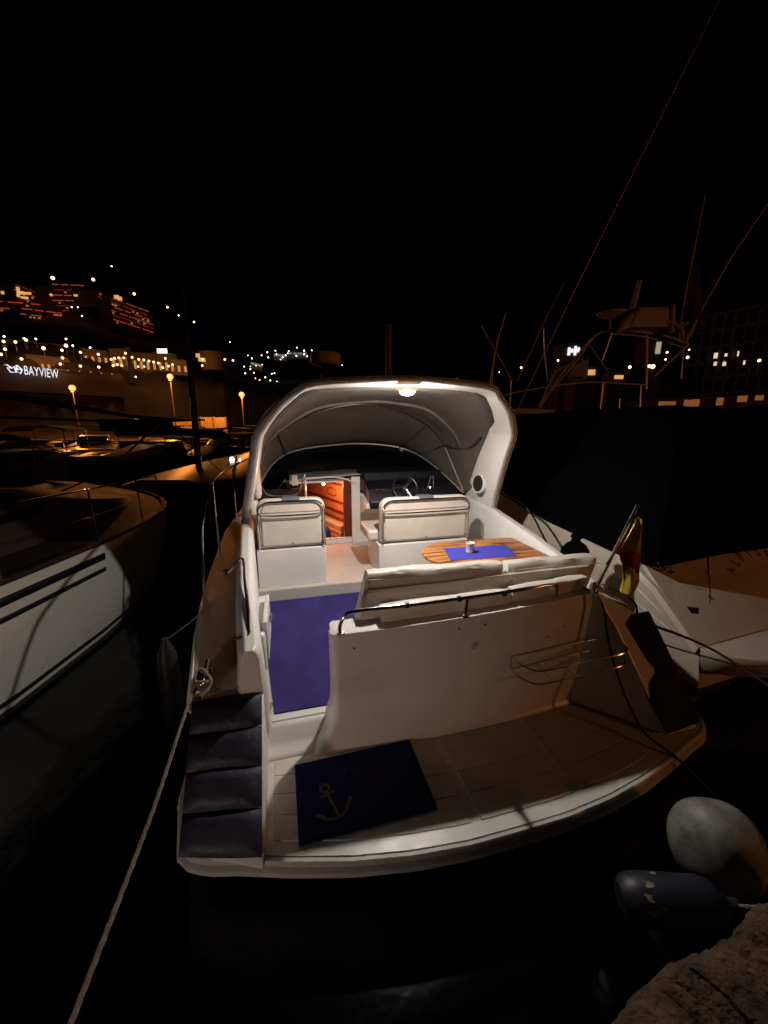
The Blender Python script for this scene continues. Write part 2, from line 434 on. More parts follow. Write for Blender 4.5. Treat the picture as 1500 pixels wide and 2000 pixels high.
for k, z in ((.05, .0), (.030, 0.0), (.030, -.006), (.022, -.006), (.022, -.001), (.006, -.003), (.0, -.010), (.0, -.030), (.014, -.034), (.014, -.046), (.0, -.050), (-.012, -.058), (-.012, -.085), (.0, -.095), (.02, -.12), (.05, -.17), (.10, -.22), (.3, -.24)):
    rings.append([(x, y, z) for x, y in inset(out, k)])
pm.loft(rings, closed=False)
# top sheet
top = inset(out, .05); back = [(x, .14) for x, y in top]
pm.loft([[(x, y, 0) for x, y in top], [(x, y, 0) for x, y in back]], closed=False)
plat = P('bathing_platform', pm, gel_edge, boat)
plat.data.set_sharp_from_angle(angle=R(22))
# raised non-slip pads on the platform
pads = MB()
colx = [(-1.225, -.19), (-.13, .485), (.535, 1.12)]
rows = [(.03, .222), (.233, .447), (.458, .677), (.688, .93)]
for ci, (xa, xb) in enumerate(colx):
    for (ta, tb) in rows:
        if ci == 2 and False: pass
        k = 14; ring = []
        def Y(x, t_): return lerp(trn(x) - .03, aft(x) + .06, t_)
        lowp = []; 
        for i in range(k + 1):
            x = lerp(xa, xb, i / k); lowp.append((x, Y(x, ta)))
        for i in range(k, -1, -1):
            x = lerp(xa, xb, i / k); lowp.append((x, Y(x, tb)))
        cxx = (xa + xb) / 2
        def ins(pts, kk):
            r_ = []; 
            for j, (x, y) in enumerate(pts):
                ym = (Y(x, ta) + Y(x, tb)) / 2
                r_.append((x - kk * (1 if x > cxx else -1) * (abs(x - cxx) > (xb - xa) / 2 - .03), y - kk * (1 if y > ym else -1)))
            return r_
        pads.loft([[(x, y, -.001) for x, y in lowp], [(x, y, .0025) for x, y in ins(lowp, .001)], [(x, y, .004) for x, y in ins(lowp, .004)]])
for o_p in PS('nonslip_pad', pads, gel_deck, plat):
    for p_ in o_p.data.polygons: p_.use_smooth = False

# transom bulkhead with rounded port end and a flared foot
bk = MB(); rings = []
zs = [0, .015, .05, .1, .16, .23, .32, .45, .6, .75, .80, .825]
for z in zs:
    xl = -.835 - .15 * max(0, (.32 - z) / .32) ** 2.2; foot = -.03 * max(0, (.05 - z) / .05) ** 2
    ring = []
    N = 30
    for i in range(N + 1):
        x = lerp(xl + .05, 1.13, i / N); ring.append((x, trn(x) + foot - (.012 if z < .8 else .0) + .03 * (z / .85) * .5, z + (.055 * (x + .8) / 1.9 if z > .7 else 0)))
    aftl = ring[0]
    # rounded end
    arc = [(xl + .05 - .05 * math.sin(a), aftl[1] + .05 - .05 * math.cos(a), z) for a in [R(90), R(70), R(50), R(30), R(12)]]
    far_ = [(1.13, .16, ring[-1][2]), (-.60, .16, z), (-.64, .25 if z < .8 else .2, z), (xl + .02, .25 if z < .8 else .2, z), (xl, .22 if z < .8 else .17, z)]
    rings.append(arc + ring + far_)
bk.loft(rings)
bulk = P('transom_bulkhead', bk, gel, boat, bevel=.004)
dr = MB(); dr.lathe((.12, trn(.12) + .004, .64), [(.034, 0), (.034, .004), (.028, .010), (.022, .010), (.02, .006), (.016, .006), (.012, .016), (.0005, .018)], 20, axis=(0, -1, 0))
P('drain_fitting', dr, gel_edge, bulk)
sc_ = MB()
for x, z in ((-.70, .73), (.0, .78), (.19, .785), (.86, .66), (.72, .60)):
    sc_.lathe((x, trn(x) - .000, z), [(.006, 0), (.006, .005), (.001, .007)], 8, axis=(0, -1, 0))
PS('screw_head', sc_, dsteel, bulk)
cap_ = MB(); cap_.lathe((-.80, .03, .825), [(.045, 0), (.052, .006), (.050, .018), (.03, .025), (.001, .026)], 20)
P('rail_socket_cap', cap_, gel, bulk)

# starboard quarter: angled inner wing
q = MB()
A = (.96, .02, 0); Bp = (1.12, .02, .885); C_ = (1.45, .03, .74); D = (1.255, -.06, .655); E_ = (1.385, -.48, .02); Do = (1.62, .02, .56); Eo = (1.68, -.46, .0); G = (1.62, .14, 0); H = (1.46, .14, .76); K = (1.12, .14, .885); L_ = (.96, .14, 0)
q.add([A, Bp, C_, D, E_, Do, Eo, G, H, K, L_], [(0, 4, 3, 1), (1, 3, 2), (2, 3, 5), (3, 4, 6, 5), (5, 6, 7), (2, 5, 7, 8), (1, 2, 8, 9), (0, 1, 9, 10), (0, 10, 7, 6, 4), (7, 10, 9, 8)])
P('quarter_wing', q, gel, boat, bevel=.012)
# port quarter wedge
q = MB(); xi, xo = -1.262, -1.625
prof = [(.12, 0), (.12, .515), (.04, .50), (-.60, .035), (-.63, 0)]
xo2 = [(.12, 0), (.12, .515), (.04, .50), (-.44, .035), (-.47, 0)]
q.loft([[(xi, y, z) for y, z in prof], [(xo, y, z) for y, z in xo2]])
P('quarter_wing', q, gel, boat, bevel=.012)

# entry step and cockpit sole
def solez(y): return .150 + .072 * max(0, (y - .24) / 1.64)
st = MB(); prof = [(.45, .0), (.45, .156), (.30, .152), (.24, .150), (.195, .139), (.188, .130), (.172, .129), (.150, .115), (.10, .055), (.07, .032), (.03, .022), (.012, .012), (.005, 0)]
st.loft([[(-1.262, y, z) for y, z in prof], [(-.82, y, z) for y, z in prof]])
P('entry_step', st, gel, boat)
so = MB(); so.loft([[(-1.44, .24, .05), (1.44, .24, .05), (1.44, .24, solez(.24)), (-1.44, .24, solez(.24))], [(-1.44, 1.9, .05), (1.44, 1.9, .05), (1.44, 1.9, solez(1.9)), (-1.44, 1.9, solez(1.9))]]); P('cockpit_sole', so, gel_deck, boat)
hd = MB(); hd.box(-1.50, 1.50, 1.895, 3.42, .10, .36)
P('helm_deck', hd, gel_deck, boat, bevel=.015)
# port grab rail on the coaming, gate panel, latch, door stop
gr_ = MB(); gr_.tube(sm([(-1.43, .19, .79), (-1.345, .17, .80)], 2) + sm([(-1.335, .19, .81), (-1.355, .4, .875), (-1.40, .75, .955), (-1.425, 1.0, .985), (-1.45, 1.12, 1.0), (-1.50, 1.08, .97), (-1.56, .98, .93)], 4), .012, 8)
P('grab_rail', gr_, steel, boat)
gp = MB(); gp.box(-1.272, -1.240, .42, .88, .46, .76); gate = P('transom_gate', gp, gel, boat, bevel=.008)
lt = MB(); lt.box(-1.243, -1.225, .60, .74, .655, .672); lt.box(-1.236, -1.215, .65, .69, .645, .685); P('gate_latch', lt, steel, gate, bevel=.003)
pk = MB(); pk.box(-1.345, -1.255, .36, 1.02, .40, .70); P('coaming_pocket', pk, gel, boat, bevel=.03)
ds = MB(); ds.lathe((-1.262, .20, .27), [(.022, 0), (.026, .01), (.026, .03), (.018, .036), (.016, .030), (.001, .030)], 16, axis=(1, -.5, .1)); P('door_stop', ds, cream, boat)

# lounge: base, lower back pads and upper back rolls
lb = MB(); lb.box(-.56, 1.36, .13, .66, .222, .56); lb.box(1.0, 1.40, .60, 1.85, .222, .56); lb.box(-.6, 1.3, .12, .2, .56, .80)
lounge = P('lounge_seat', lb, gel, boat, bevel=.02)
lc = MB(); lc.box(-.55, 1.2, .26, .70, .565, .68); P('seat_cushion', lc, vinyl, lounge, bevel=.03)
def roll(x0, x1, y0, y1, z0a, z0b, z1a, z1b, lean=.03):
    c_ = MB(); rings = []; N = 14
    for i in range(N + 1):
        t_ = i / N; x = lerp(x0, x1, t_); e = 1 - .10 * (abs(2 * t_ - 1) ** 10); yc = (y0 + y1) / 2 + .05 * (x - .1) ** 2 * .6
        z0 = lerp(z0a, z0b, t_); z1 = lerp(z1a, z1b, t_); hy = (y1 - y0) / 2 * e; ln = lean
        zm = (z0 + z1) / 2; hz = (z1 - z0) / 2 * e
        ring = []
        for k in range(20):
            a = 2 * math.pi * k / 20; ca_, sa_ = math.cos(a), math.sin(a)
            u = math.copysign(abs(ca_) ** .45, ca_) * hy; v_ = math.copysign(abs(sa_) ** .45, sa_) * hz
            ring.append((x + .004 * math.sin(9 * t_ + k), yc + u - v_ * ln, zm + v_ + .003 * math.sin(14 * t_ + k)))
        rings.append(ring)
    c_.loft(rings); return c_
def slab(xb0, xb1, xt0, xt1, zb, zt0, zt1, yb, yt, th_):
    c_ = MB(); rings = []; N = 18
    for i in range(N + 1):
        t_ = i / N; e = 1 - .22 * abs(2 * t_ - 1) ** 14; ring = []
        zt_ = lerp(zt0, zt1, t_); zm = (zb + zt_) / 2; hz = (zt_ - zb) / 2
        for k in range(24):
            a = 2 * math.pi * k / 24; ca_, sa_ = math.cos(a), math.sin(a)
            u = math.copysign(abs(ca_) ** .4, ca_) * th_ / 2 * e; v_ = math.copysign(abs(sa_) ** .4, sa_) * hz * (1 - (1 - e) * .15)
            h_ = (v_ / hz + 1) / 2; x = lerp(lerp(xb0, xt0, h_), lerp(xb1, xt1, h_), t_)
            ring.append((x, lerp(yb, yt, h_) + u + .02 * (x - .1) ** 2 + .004 * math.sin(11 * x + 3 * k), zm + v_ + .004 * math.sin(13 * t_ + k * .7)))
        rings.append(ring)
    c_.loft(rings); return c_
P('back_cushion', slab(-.66, .38, -.545, .495, .83, 1.115, 1.09, .17, .31, .12), vinyl, lounge)
P('back_cushion', slab(.46, 1.16, .545, 1.40, .86, 1.075, 1.05, .17, .33, .12), vinyl, lounge, label='starboard back cushion, tilted, with a worn seam')
pp_ = MB()
for x0, x1, xt0, xt1, z0 in ((-.655, .40, -.56, .495, 1.07), (.45, 1.15, .55, 1.37, 1.035)):
    pp_.tube(sm([(x0 + .02, .115, .85), (xt0 + .01, .235, z0), (lerp(xt0, xt1, .5), .24, z0 - .012), (xt1 - .02, .25, z0 - .025)], 1), .004, 5)
P('cushion_piping', pp_, cream, lounge)
P('lower_back_pad', roll(-.50, .44, .055, .15, .82, .84, .945, .955), vinyl, lounge)
P('lower_back_pad', roll(.455, 1.10, .055, .15, .855, .88, .965, .985), vinyl, lounge)
bb_ = MB(); bb_.box(-.57, 1.22, .20, .235, .78, 1.02); P('back_board', bb_, cream, lounge, bevel=.01)

# transom rail
tr = MB()
tr.tube(sm([(-.785, .0, .83), (-.785, -.005, .90), (-.75, -.01, .965), (-.68, -.01, .985), (-.3, -.02, .985), (.1, -.02, .99), (.5, -.015, 1.0), (.68, 0, 1.0), (.76, .01, .985), (.785, .03, .93), (.785, .04, .89)], 5), .0125, 10)
tr.tube([(.055, -.02, .985), (.055, -.005, .86)], .011, 8); tr.lathe((.055, -.005, .845), [(.026, 0), (.026, .008), (.014, .018), (.001, .02)], 14)
rail = P('transom_rail', tr, steel, boat)
cl = MB()
for x in (-.36, .0, .33): cl.tube([(x - .012, -.02, .987), (x + .012, -.02, .987)], .020, 10)
PS('rail_clamp', cl, blackp, rail)

# ladder rack on the transom (steel rod basket)
rk = MB()
for z in (.50, .40):
    rk.tube(sm([(.415, -.03, z + .01), (.43, -.12, z), (.50, -.20, z - .01), (.62, -.225, z), (.9, -.225, z + .015), (1.15, -.235, z + .03), (1.24, -.20, z + .04), (1.26, -.12, z + .04)], 5), .006, 6)
rk.tube([(.415, -.03, .51), (.415, -.03, .41)], .006, 6)
for x in (.62, .80, 1.0, 1.14): rk.tube([(x, -.225, .40), (x + .015, -.03, .41)], .004, 6)
rk.tube([(.415, -.03, .505), (1.12, -.03, .53)], .005, 6); rk.tube([(.415, -.03, .405), (1.08, -.03, .44)], .005, 6)
P('rod_rack', rk, steel, boat)

# radar arch
# stations: x, z, y_aft, y_fwd (outer skin)
AS = [(1.55, 1.00, 2.20, 2.95), (1.49, 1.3, 2.02, 2.72), (1.39, 1.70, 1.72, 2.32), (1.325, 1.97, 1.50, 2.02), (1.27, 2.08, 1.43, 1.90), (1.14, 2.235, 1.32, 1.66), (.97, 2.37, 1.24, 1.50), (.86, 2.43, 1.15, 1.44), (.68, 2.458, 1.09, 1.41), (.35, 2.475, 1.03, 1.39), (0, 2.482, .99, 1.38)]
AS = AS + [(-x, z, a, f) for x, z, a, f in AS[-2::-1]]
Pc = sm([(x, 0, z) for x, z, a, f in AS], 4); Pa = sm([(a, f, 0) for x, z, a, f in AS], 4)
rings = []
for i in range(len(Pc)):
    t_ = (Pc[min(i + 1, len(Pc) - 1)] - Pc[max(i - 1, 0)]).normalized(); inn = Vector((-t_.z, 0, t_.x))
    if inn.z > 0 and abs(Pc[i].x) < 1: inn = -inn
    if inn.dot(Vector((0, 0, 1.4)) - Pc[i]) < 0: inn = -inn
    a, f = Pa[i].x, Pa[i].y; th = .075
    o_ = Pc[i]; th = interp(abs(o_.x), [(0, .045), (.9, .05), (1.2, .07), (1.5, .075)])
    ring = []
    for (dy, k) in ((a + .03, 0), (a + .008, .006), (a, .022), (a + .0, th - .02), (a + .012, th - .004), (a + .03, th), (f - .02, th), (f, th - .02), (f, .02), (f - .02, 0)):
        p = o_ + inn * k; ring.append((p.x, dy, p.z))
    rings.append(ring)
am = MB(); am.loft(rings)
arch = P('radar_arch', am, gel, boat)
tm_ = MB(); tm_.loft([[(Pc[i].x + (.012 if Pc[i].x > 0 else -.012) * (1 if Pc[i].z < 2.3 else .3), Pa[i].x + .0, Pc[i].z + (.010 if Pc[i].z > 2.1 else 0)),
                       (Pc[i].x + (.014 if Pc[i].x > 0 else -.014) * (1 if Pc[i].z < 2.3 else .3), Pa[i].x + .05, Pc[i].z + (.012 if Pc[i].z > 2.1 else 0)),
                       (Pc[i].x, Pa[i].x + .06, Pc[i].z + .001), (Pc[i].x, Pa[i].x - .004, Pc[i].z)] for i in range(len(Pc))])
P('edge_trim', tm_, trim, arch)
sk = MB(); sk.lathe((1.385, 2.33, 1.355), [(.125, -.01), (.130, .02), (.122, .036), (.108, .038), (.104, .030)], 28, axis=(-1, -.15, .08)); spk = P('speaker_ring', sk, gel, arch)
sk = MB(); sk.lathe((1.362, 2.327, 1.357), [(.110, -.004), (.109, .010), (.05, .014), (.001, .016)], 28, axis=(-1, -.15, .08)); P('speaker_grille', sk, speaker_m, arch)
# lamp fitting
LX, LY, LZ = -.025, 1.075, 2.408
lf = MB(); lf.lathe((LX, LY, LZ), [(.001, 0), (.092, 0), (.095, -.008), (.086, -.020), (.068, -.034)], 28); P('lamp_rim', lf, e_rim, arch)
lf = MB(); lf.lathe((LX, LY, LZ - .035), [(.068, 0), (.062, -.014), (.044, -.028), (.001, -.036)], 28); P('lamp_diffuser', lf, e_white, arch)
lp_ = BOAT @ Vector((LX, LY, LZ - .125))
key = lamp('arch_lamp_light', 'POINT', lp_, 42, (1, .93, .86), .03)
key2 = lamp('arch_lamp_beam', 'SPOT', lp_, 125, (1, .93, .86), .03, target=lp_ - Vector((0, 0, 1)), spot=172, blend=.55)
# radome, post, horns
rd = MB(); rd.lathe((-.67, 1.36, 2.60), [(.001, 0), (.11, 0), (.13, .02), (.13, .07), (.125, .09), (.10, .10), (.001, .105)], 28); radm = P('radome', rd, cream, arch)
rd = MB(); rd.lathe((-.67, 1.36, 2.468), [(.07, -.04), (.04, .0), (.035, .10), (.07, .135)], 16); rd.tube([(-.79, 1.3, 2.43), (-.71, 1.34, 2.56)], .02); P('radome_foot', rd, blackp, arch)
ps = MB(); ps.tube([(-.135, 1.27, 2.53), (-.135, 1.27, 2.93)], .026, 12); P('post', ps, teakpole, arch)
ps = MB(); ps.lathe((-.135, 1.27, 2.468), [(.04, 0), (.03, .02), (.028, .06), (.001, .06)], 12); P('post_socket', ps, blackp, arch)
hn = MB()
for (x, z) in ((.60, 2.535), (.66, 2.52), (.595, 2.475)):
    hn.lathe((x, 1.40, z), [(.010, .16), (.011, .05), (.016, .02), (.027, 0), (.028, -.004), (.022, 0), (.012, .02), (.001, .03)], 18, axis=(0, 1, 0))
hn.tube([(.62, 1.50, 2.45), (.62, 1.50, 2.53)], .012)
PS('horn', hn, mat('brass_horn', (.7, .42, .30), .25, 1), arch)

# windscreen frame and glass
wtop = sm([(-1.455, 2.86, 1.14), (-1.36, 3.25, 1.38), (-1.16, 3.72, 1.60), (-.8, 3.98, 1.73), (0, 4.10, 1.80), (.62, 4.02, 1.765), (1.0, 3.86, 1.655), (1.24, 3.45, 1.44), (1.42, 2.98, 1.17), (1.455, 2.86, 1.14)], 6)
wbot = sm([(-1.455, 2.9, 1.08), (-1.40, 3.6, 1.07), (-1.15, 4.35, 1.12), (-.6, 4.75, 1.2), (0, 4.85, 1.22), (.6, 4.75, 1.2), (1.15, 4.35, 1.12), (1.40, 3.6, 1.07), (1.455, 2.9, 1.08)], 6)
wt = resample(wtop, 40); wb = resample(wbot, 40)
fm = MB(); fm.tube(wtop, .014, 8)
ws = P('windscreen_frame', fm, mat('grey_alloy', (.42, .40, .37), .35, .4), boat)
gm = MB(); gm.loft([[p + Vector((0, .012, -.01)) for p in wt], [p for p in wb]], closed=False)
P('windscreen_glass', gm, glassd, ws, solid=.006)

# spray hood
NS = 33
s0 = resample(sm([(-1.42, 2.84, 1.14), (-1.42, 2.5, 1.33), (-1.36, 2.05, 1.80), (-1.27, 1.82, 2.0), (-1.10, 1.60, 2.17), (-.84, 1.38, 2.385), (-.4, 1.34, 2.43), (0, 1.33, 2.44), (.4, 1.34, 2.43), (.84, 1.38, 2.385), (1.10, 1.60, 2.17), (1.27, 1.82, 2.0), (1.36, 2.05, 1.80), (1.42, 2.5, 1.33), (1.42, 2.84, 1.14)], 5), NS)
s1 = resample(sm([(-1.44, 2.84, 1.14), (-1.40, 2.98, 1.45), (-1.28, 3.12, 1.80), (-1.12, 3.14, 2.0), (-.93, 3.13, 2.13), (-.5, 3.10, 2.31), (0, 3.08, 2.39), (.5, 3.10, 2.31), (.93, 3.13, 2.11), (1.12, 3.14, 1.95), (1.22, 3.12, 1.80), (1.36, 2.98, 1.45), (1.44, 2.84, 1.14)], 5), NS)
s2 = resample([p + Vector((0, .02, .012)) for p in wtop], NS)
rings = []
for k in range(0, 15):
    t_ = k / 14
    row = []
    for i in range(NS):
        if t_ < .5: p = s0[i].lerp(s1[i], t_ / .5); sag = math.sin(math.pi * t_ / .5)
        else: p = s1[i].lerp(s2[i], (t_ - .5) / .5); sag = math.sin(math.pi * (t_ - .5) / .5)
        e = 1 - abs(2 * i / (NS - 1) - 1) ** 3
        row.append(p + Vector((0, 0, -.035 * sag * e + .006 * math.sin(i * 2.1 + k * 1.3) * sag * e)))
    rings.append(row)
cv = MB(); cv.loft(rings, closed=False)
hood = P('spray_hood', cv, canvas, boat, solid=.004)
h = MB(); h.tube([p + Vector((0, -.004, -.02)) for p in s1], .012, 8); P('hood_hoop', h, dsteel, hood)
h = MB(); band = [s0[i].lerp(s1[i], .62) + Vector((0, 0, -.035)) for i in range(6, NS - 6)]
h.loft([[p + Vector((0, -.05, .005)) for p in band], [p + Vector((0, -.02, -.022)) for p in band], [p + Vector((0, .05, .0)) for p in band]], closed=False)
P('hoop_sleeve', h, mat('light_sleeve', (.20, .18, .16), .8, noise=.2), hood, solid=.004)
h = MB()
h.tube([(.93, 3.12, 2.09), (.78, 3.97, 1.73)], .010); h.tube([(1.20, 3.11, 1.80), (1.05, 3.82, 1.62)], .009); h.tube([(-1.12, 3.12, 1.97), (-1.02, 3.85, 1.64)], .010)
h.tube(sm([(1.19, 3.10, 1.80), (1.30, 2.55, 1.79), (1.24, 2.10, 1.95)], 4), .016)
PS('hood_strap', h, seam, hood)
h = MB(); h.tube([(1.21, 3.10, 1.79), (1.42, 2.86, 1.16)], .009); h.tube(sm([(1.05, 2.62, 2.12), (1.2, 2.75, 1.98), (1.23, 2.9, 1.78)], 4), .004); P('hood_strut', h, trim, hood)

# cabin bulkhead with doorway, dash
DX0, DX1, DZ0, DZ1 = -.76, -.13, .44, 1.36
cb = MB()
cb.box(DX1, 1.46, 3.38, 3.44, .35, 1.10); cb.box(DX0 - .10, DX1, 3.38, 3.44, .35, DZ0)
cb.box(DX1, DX1 + .13, 3.36, 3.38, .355, 1.36)
bh = P('cabin_bulkhead', cb, gel, boat, bevel=.006)
cb = MB(); cb.box(-1.46, DX0 - .102, 3.36, 3.40, .355, 1.22); cb.box(DX1 + .01, 1.46, 3.45, 4.5, 1.06, 1.12); cb.box(-1.46, DX0 - .102, 3.43, 4.5, 1.06, 1.12)
P('dark_lining', cb, blackp, bh)
dj = MB(); dj.tube([(DX0 - .03, 3.35, .5), (DX0 - .03, 3.35, DZ1 - .02)], .012); dj.tube(sm([(DX0 - .03, 3.35, DZ1), (-.55, 3.35, DZ1 + .008), (-.35, 3.35, DZ1 + .005), (-.2, 3.35, DZ1 - .035), (DX1 + .05, 3.35, DZ1 - .09)], 4), .012)
P('door_frame', dj, gel, bh)
dj = MB(); dj.box(DX1 - .105, DX1 - .004, 3.40, 3.455, DZ0, DZ1 - .055); P('door_jamb', dj, woodd, bh)
dj = MB(); dj.tube([(DX1 - .115, 3.39, DZ0), (DX1 - .115, 3.39, DZ1 - .04)], .008); dj.tube([(DX0, 3.38, DZ0 + .005), (DX1, 3.38, DZ0 + .005)], .010); P('door_track', dj, steel, bh)
# cabin interior
wa, wb_ = Vector((-.64, 5.1, 0)), Vector((-.10, 3.62, 0)); wd = (wb_ - wa).normalized(); wn = Vector((wd.y, -wd.x, 0))
if wn.x > 0: wn = -wn
def wq(mb, t0, t1, z0, z1, o0, o1):
    a0, a1 = wa + (wb_ - wa) * t0, wa + (wb_ - wa) * t1
    ps = [a0 + wn * o0, a1 + wn * o0, a1 + wn * o1, a0 + wn * o1]
    mb.loft([[(p.x, p.y, z0) for p in ps], [(p.x, p.y, z1) for p in ps]]); return mb
wallp = P('cabin_lining', wq(MB(), 0, 1, -.1, 1.27, -.03, 0), wood, boat)
ci = MB(); ci.box(-1.25, -.55, 5.15, 5.2, -.6, 1.3); P('cabin_end_panel', ci, woodd, boat)
ci = MB(); ci.box(-1.05, -1.0, 3.46, 5.15, -.6, 1.3); P('cabin_side_panel', ci, woodd, boat)
ci = MB(); ci.box(-1.05, -.08, 3.46, 5.2, 1.275, 1.30); P('cabin_ceiling', ci, gel, boat)
ci = MB(); ci.box(-1.05, -.08, 3.46, 5.2, -.14, -.10); P('cabin_floor', ci, wood, boat)
ci = wq(MB(), .05, .98, -.1, .40, .001, .22); wq(ci, .05, .98, .401, .47, .001, .20); wq(ci, .35, .98, -.1, .16, .221, .40); P('berth_base', ci, wood, boat, bevel=.01)
P('berth_cushion', wq(MB(), .06, .97, .47, .56, .002, .16), cab_cush, boat, bevel=.02)
ci = MB()
for z in (1.15, .86, .70, .58): wq(ci, .02, .99, z, z + .03, .0, .022)
PS('cabin_rail', ci, woodd, wallp)
lc0 = wa + (wb_ - wa) * .52 + wn * .004; lc1 = wa + (wb_ - wa) * .68 + wn * .004
ci = MB(); ci.tube(sm([(lc0.x, lc0.y, .96), (lc0.x, lc0.y, 1.06), (lc1.x, lc1.y, 1.06), (lc1.x, lc1.y, .96)], 4, True), .007, 6, True); P('locker_frame', ci, woodd, wallp)
bg_ = MB(); bg_.sphere((-.52, 3.62, .46), .10, 12, 8, (1, 1, 1.3)); P('duffel_bag', bg_, bluebag, boat)
bu = MB(); bu.sphere((-.51, 3.60, 1.235), .022, 14, 10); P('cabin_bulb', bu, e_cab, boat)
lamp('cabin_lamp_light', 'POINT', BOAT @ Vector((-.53, 3.68, 1.15)), 22, (1, .32, .11), .03)
# dash console
dc = MB(); prof = [(2.95, .95), (2.93, 1.05), (3.05, 1.22), (3.30, 1.30), (3.37, 1.42), (3.75, 1.45), (3.95, 1.38), (4.0, 1.12), (3.375, 1.12), (3.375, .95)]
dc.loft([[(x, y, z) for y, z in prof] for x in (.05, 1.40)])
dash = P('dashboard', dc, console, boat, bevel=.02)
dg = MB()
for i, x in enumerate((.28, .42, .54, .66, .78, .90, 1.02)):
    dg.lathe((x, 3.335, 1.362), [(.032 + .012 * (i % 3 == 0), 0), (.03 + .012 * (i % 3 == 0), .012), (.001, .012)], 16, axis=(0, -1, .55))
PS('gauge', dg, gauge, dash)
dg = MB(); 
for x, w_ in ((.16, .04), (.24, .22), (.50, .05), (.84, .05)): dg.box(x, x + w_, 3.0, 3.03, 1.13, 1.20)
dg.box(.14, .6, 3.02, 3.06, 1.11, 1.22); P('switch_panel', dg, blackp, dash, bevel=.004)
dl = MB(); dl.loft([[(x, y, z) for y, z in ((3.36, 1.02), (3.32, 1.10), (2.96, 1.03), (2.95, .96), (3.36, .80))] for x in (-.0, .50)]); P('dash_ledge', dl, gel, bh, bevel=.01)
# wheel
ax = Vector((0, -1, .55)).normalized(); wc = Vector((.56, 2.93, 1.24)); u = Vector((1, 0, 0)); v_ = ax.cross(u)
wh = MB(); ringp = [wc + (u * math.cos(a) + v_ * math.sin(a)) * .175 for a in [2 * math.pi * k / 32 for k in range(32)]]
wh.tube(ringp, .013, 8, True); wheel = P('steering_wheel', wh, blackp, boat)
wh = MB(); wh.lathe(wc - ax * .0, [(.035, -.03), (.04, 0), (.034, .012), (.001, .016)], 18, axis=ax)
for a in (R(50), R(170), R(290)):
    for da in (-.12, .12):
        wh.tube([wc + (u * math.cos(a + da * 2) + v_ * math.sin(a + da * 2)) * .03, wc + (u * math.cos(a + da) + v_ * math.sin(a + da)) * .165], .007, 6)
wh.tube([wc, wc - ax * .16], .02); P('wheel_spokes', wh, steel, wheel)
th = MB(); th.lathe((.98, 3.05, 1.2), [(.04, 0), (.03, .03), (.001, .04)], 14); th.tube([(.93, 3.04, 1.2), (.96, 3.0, 1.36)], .008); th.tube([(1.03, 3.04, 1.2), (1.0, 3.0, 1.36)], .008)
th.sphere((.96, 3.0, 1.37), .014, 8, 6); th.sphere((1.0, 3.0, 1.37), .014, 8, 6); P('throttle_levers', th, steel, boat)
bx = MB(); bx.box(-.98, -.90, 3.1, 3.2, 1.30, 1.44); P('instrument_box', bx, cream, boat, bevel=.01)

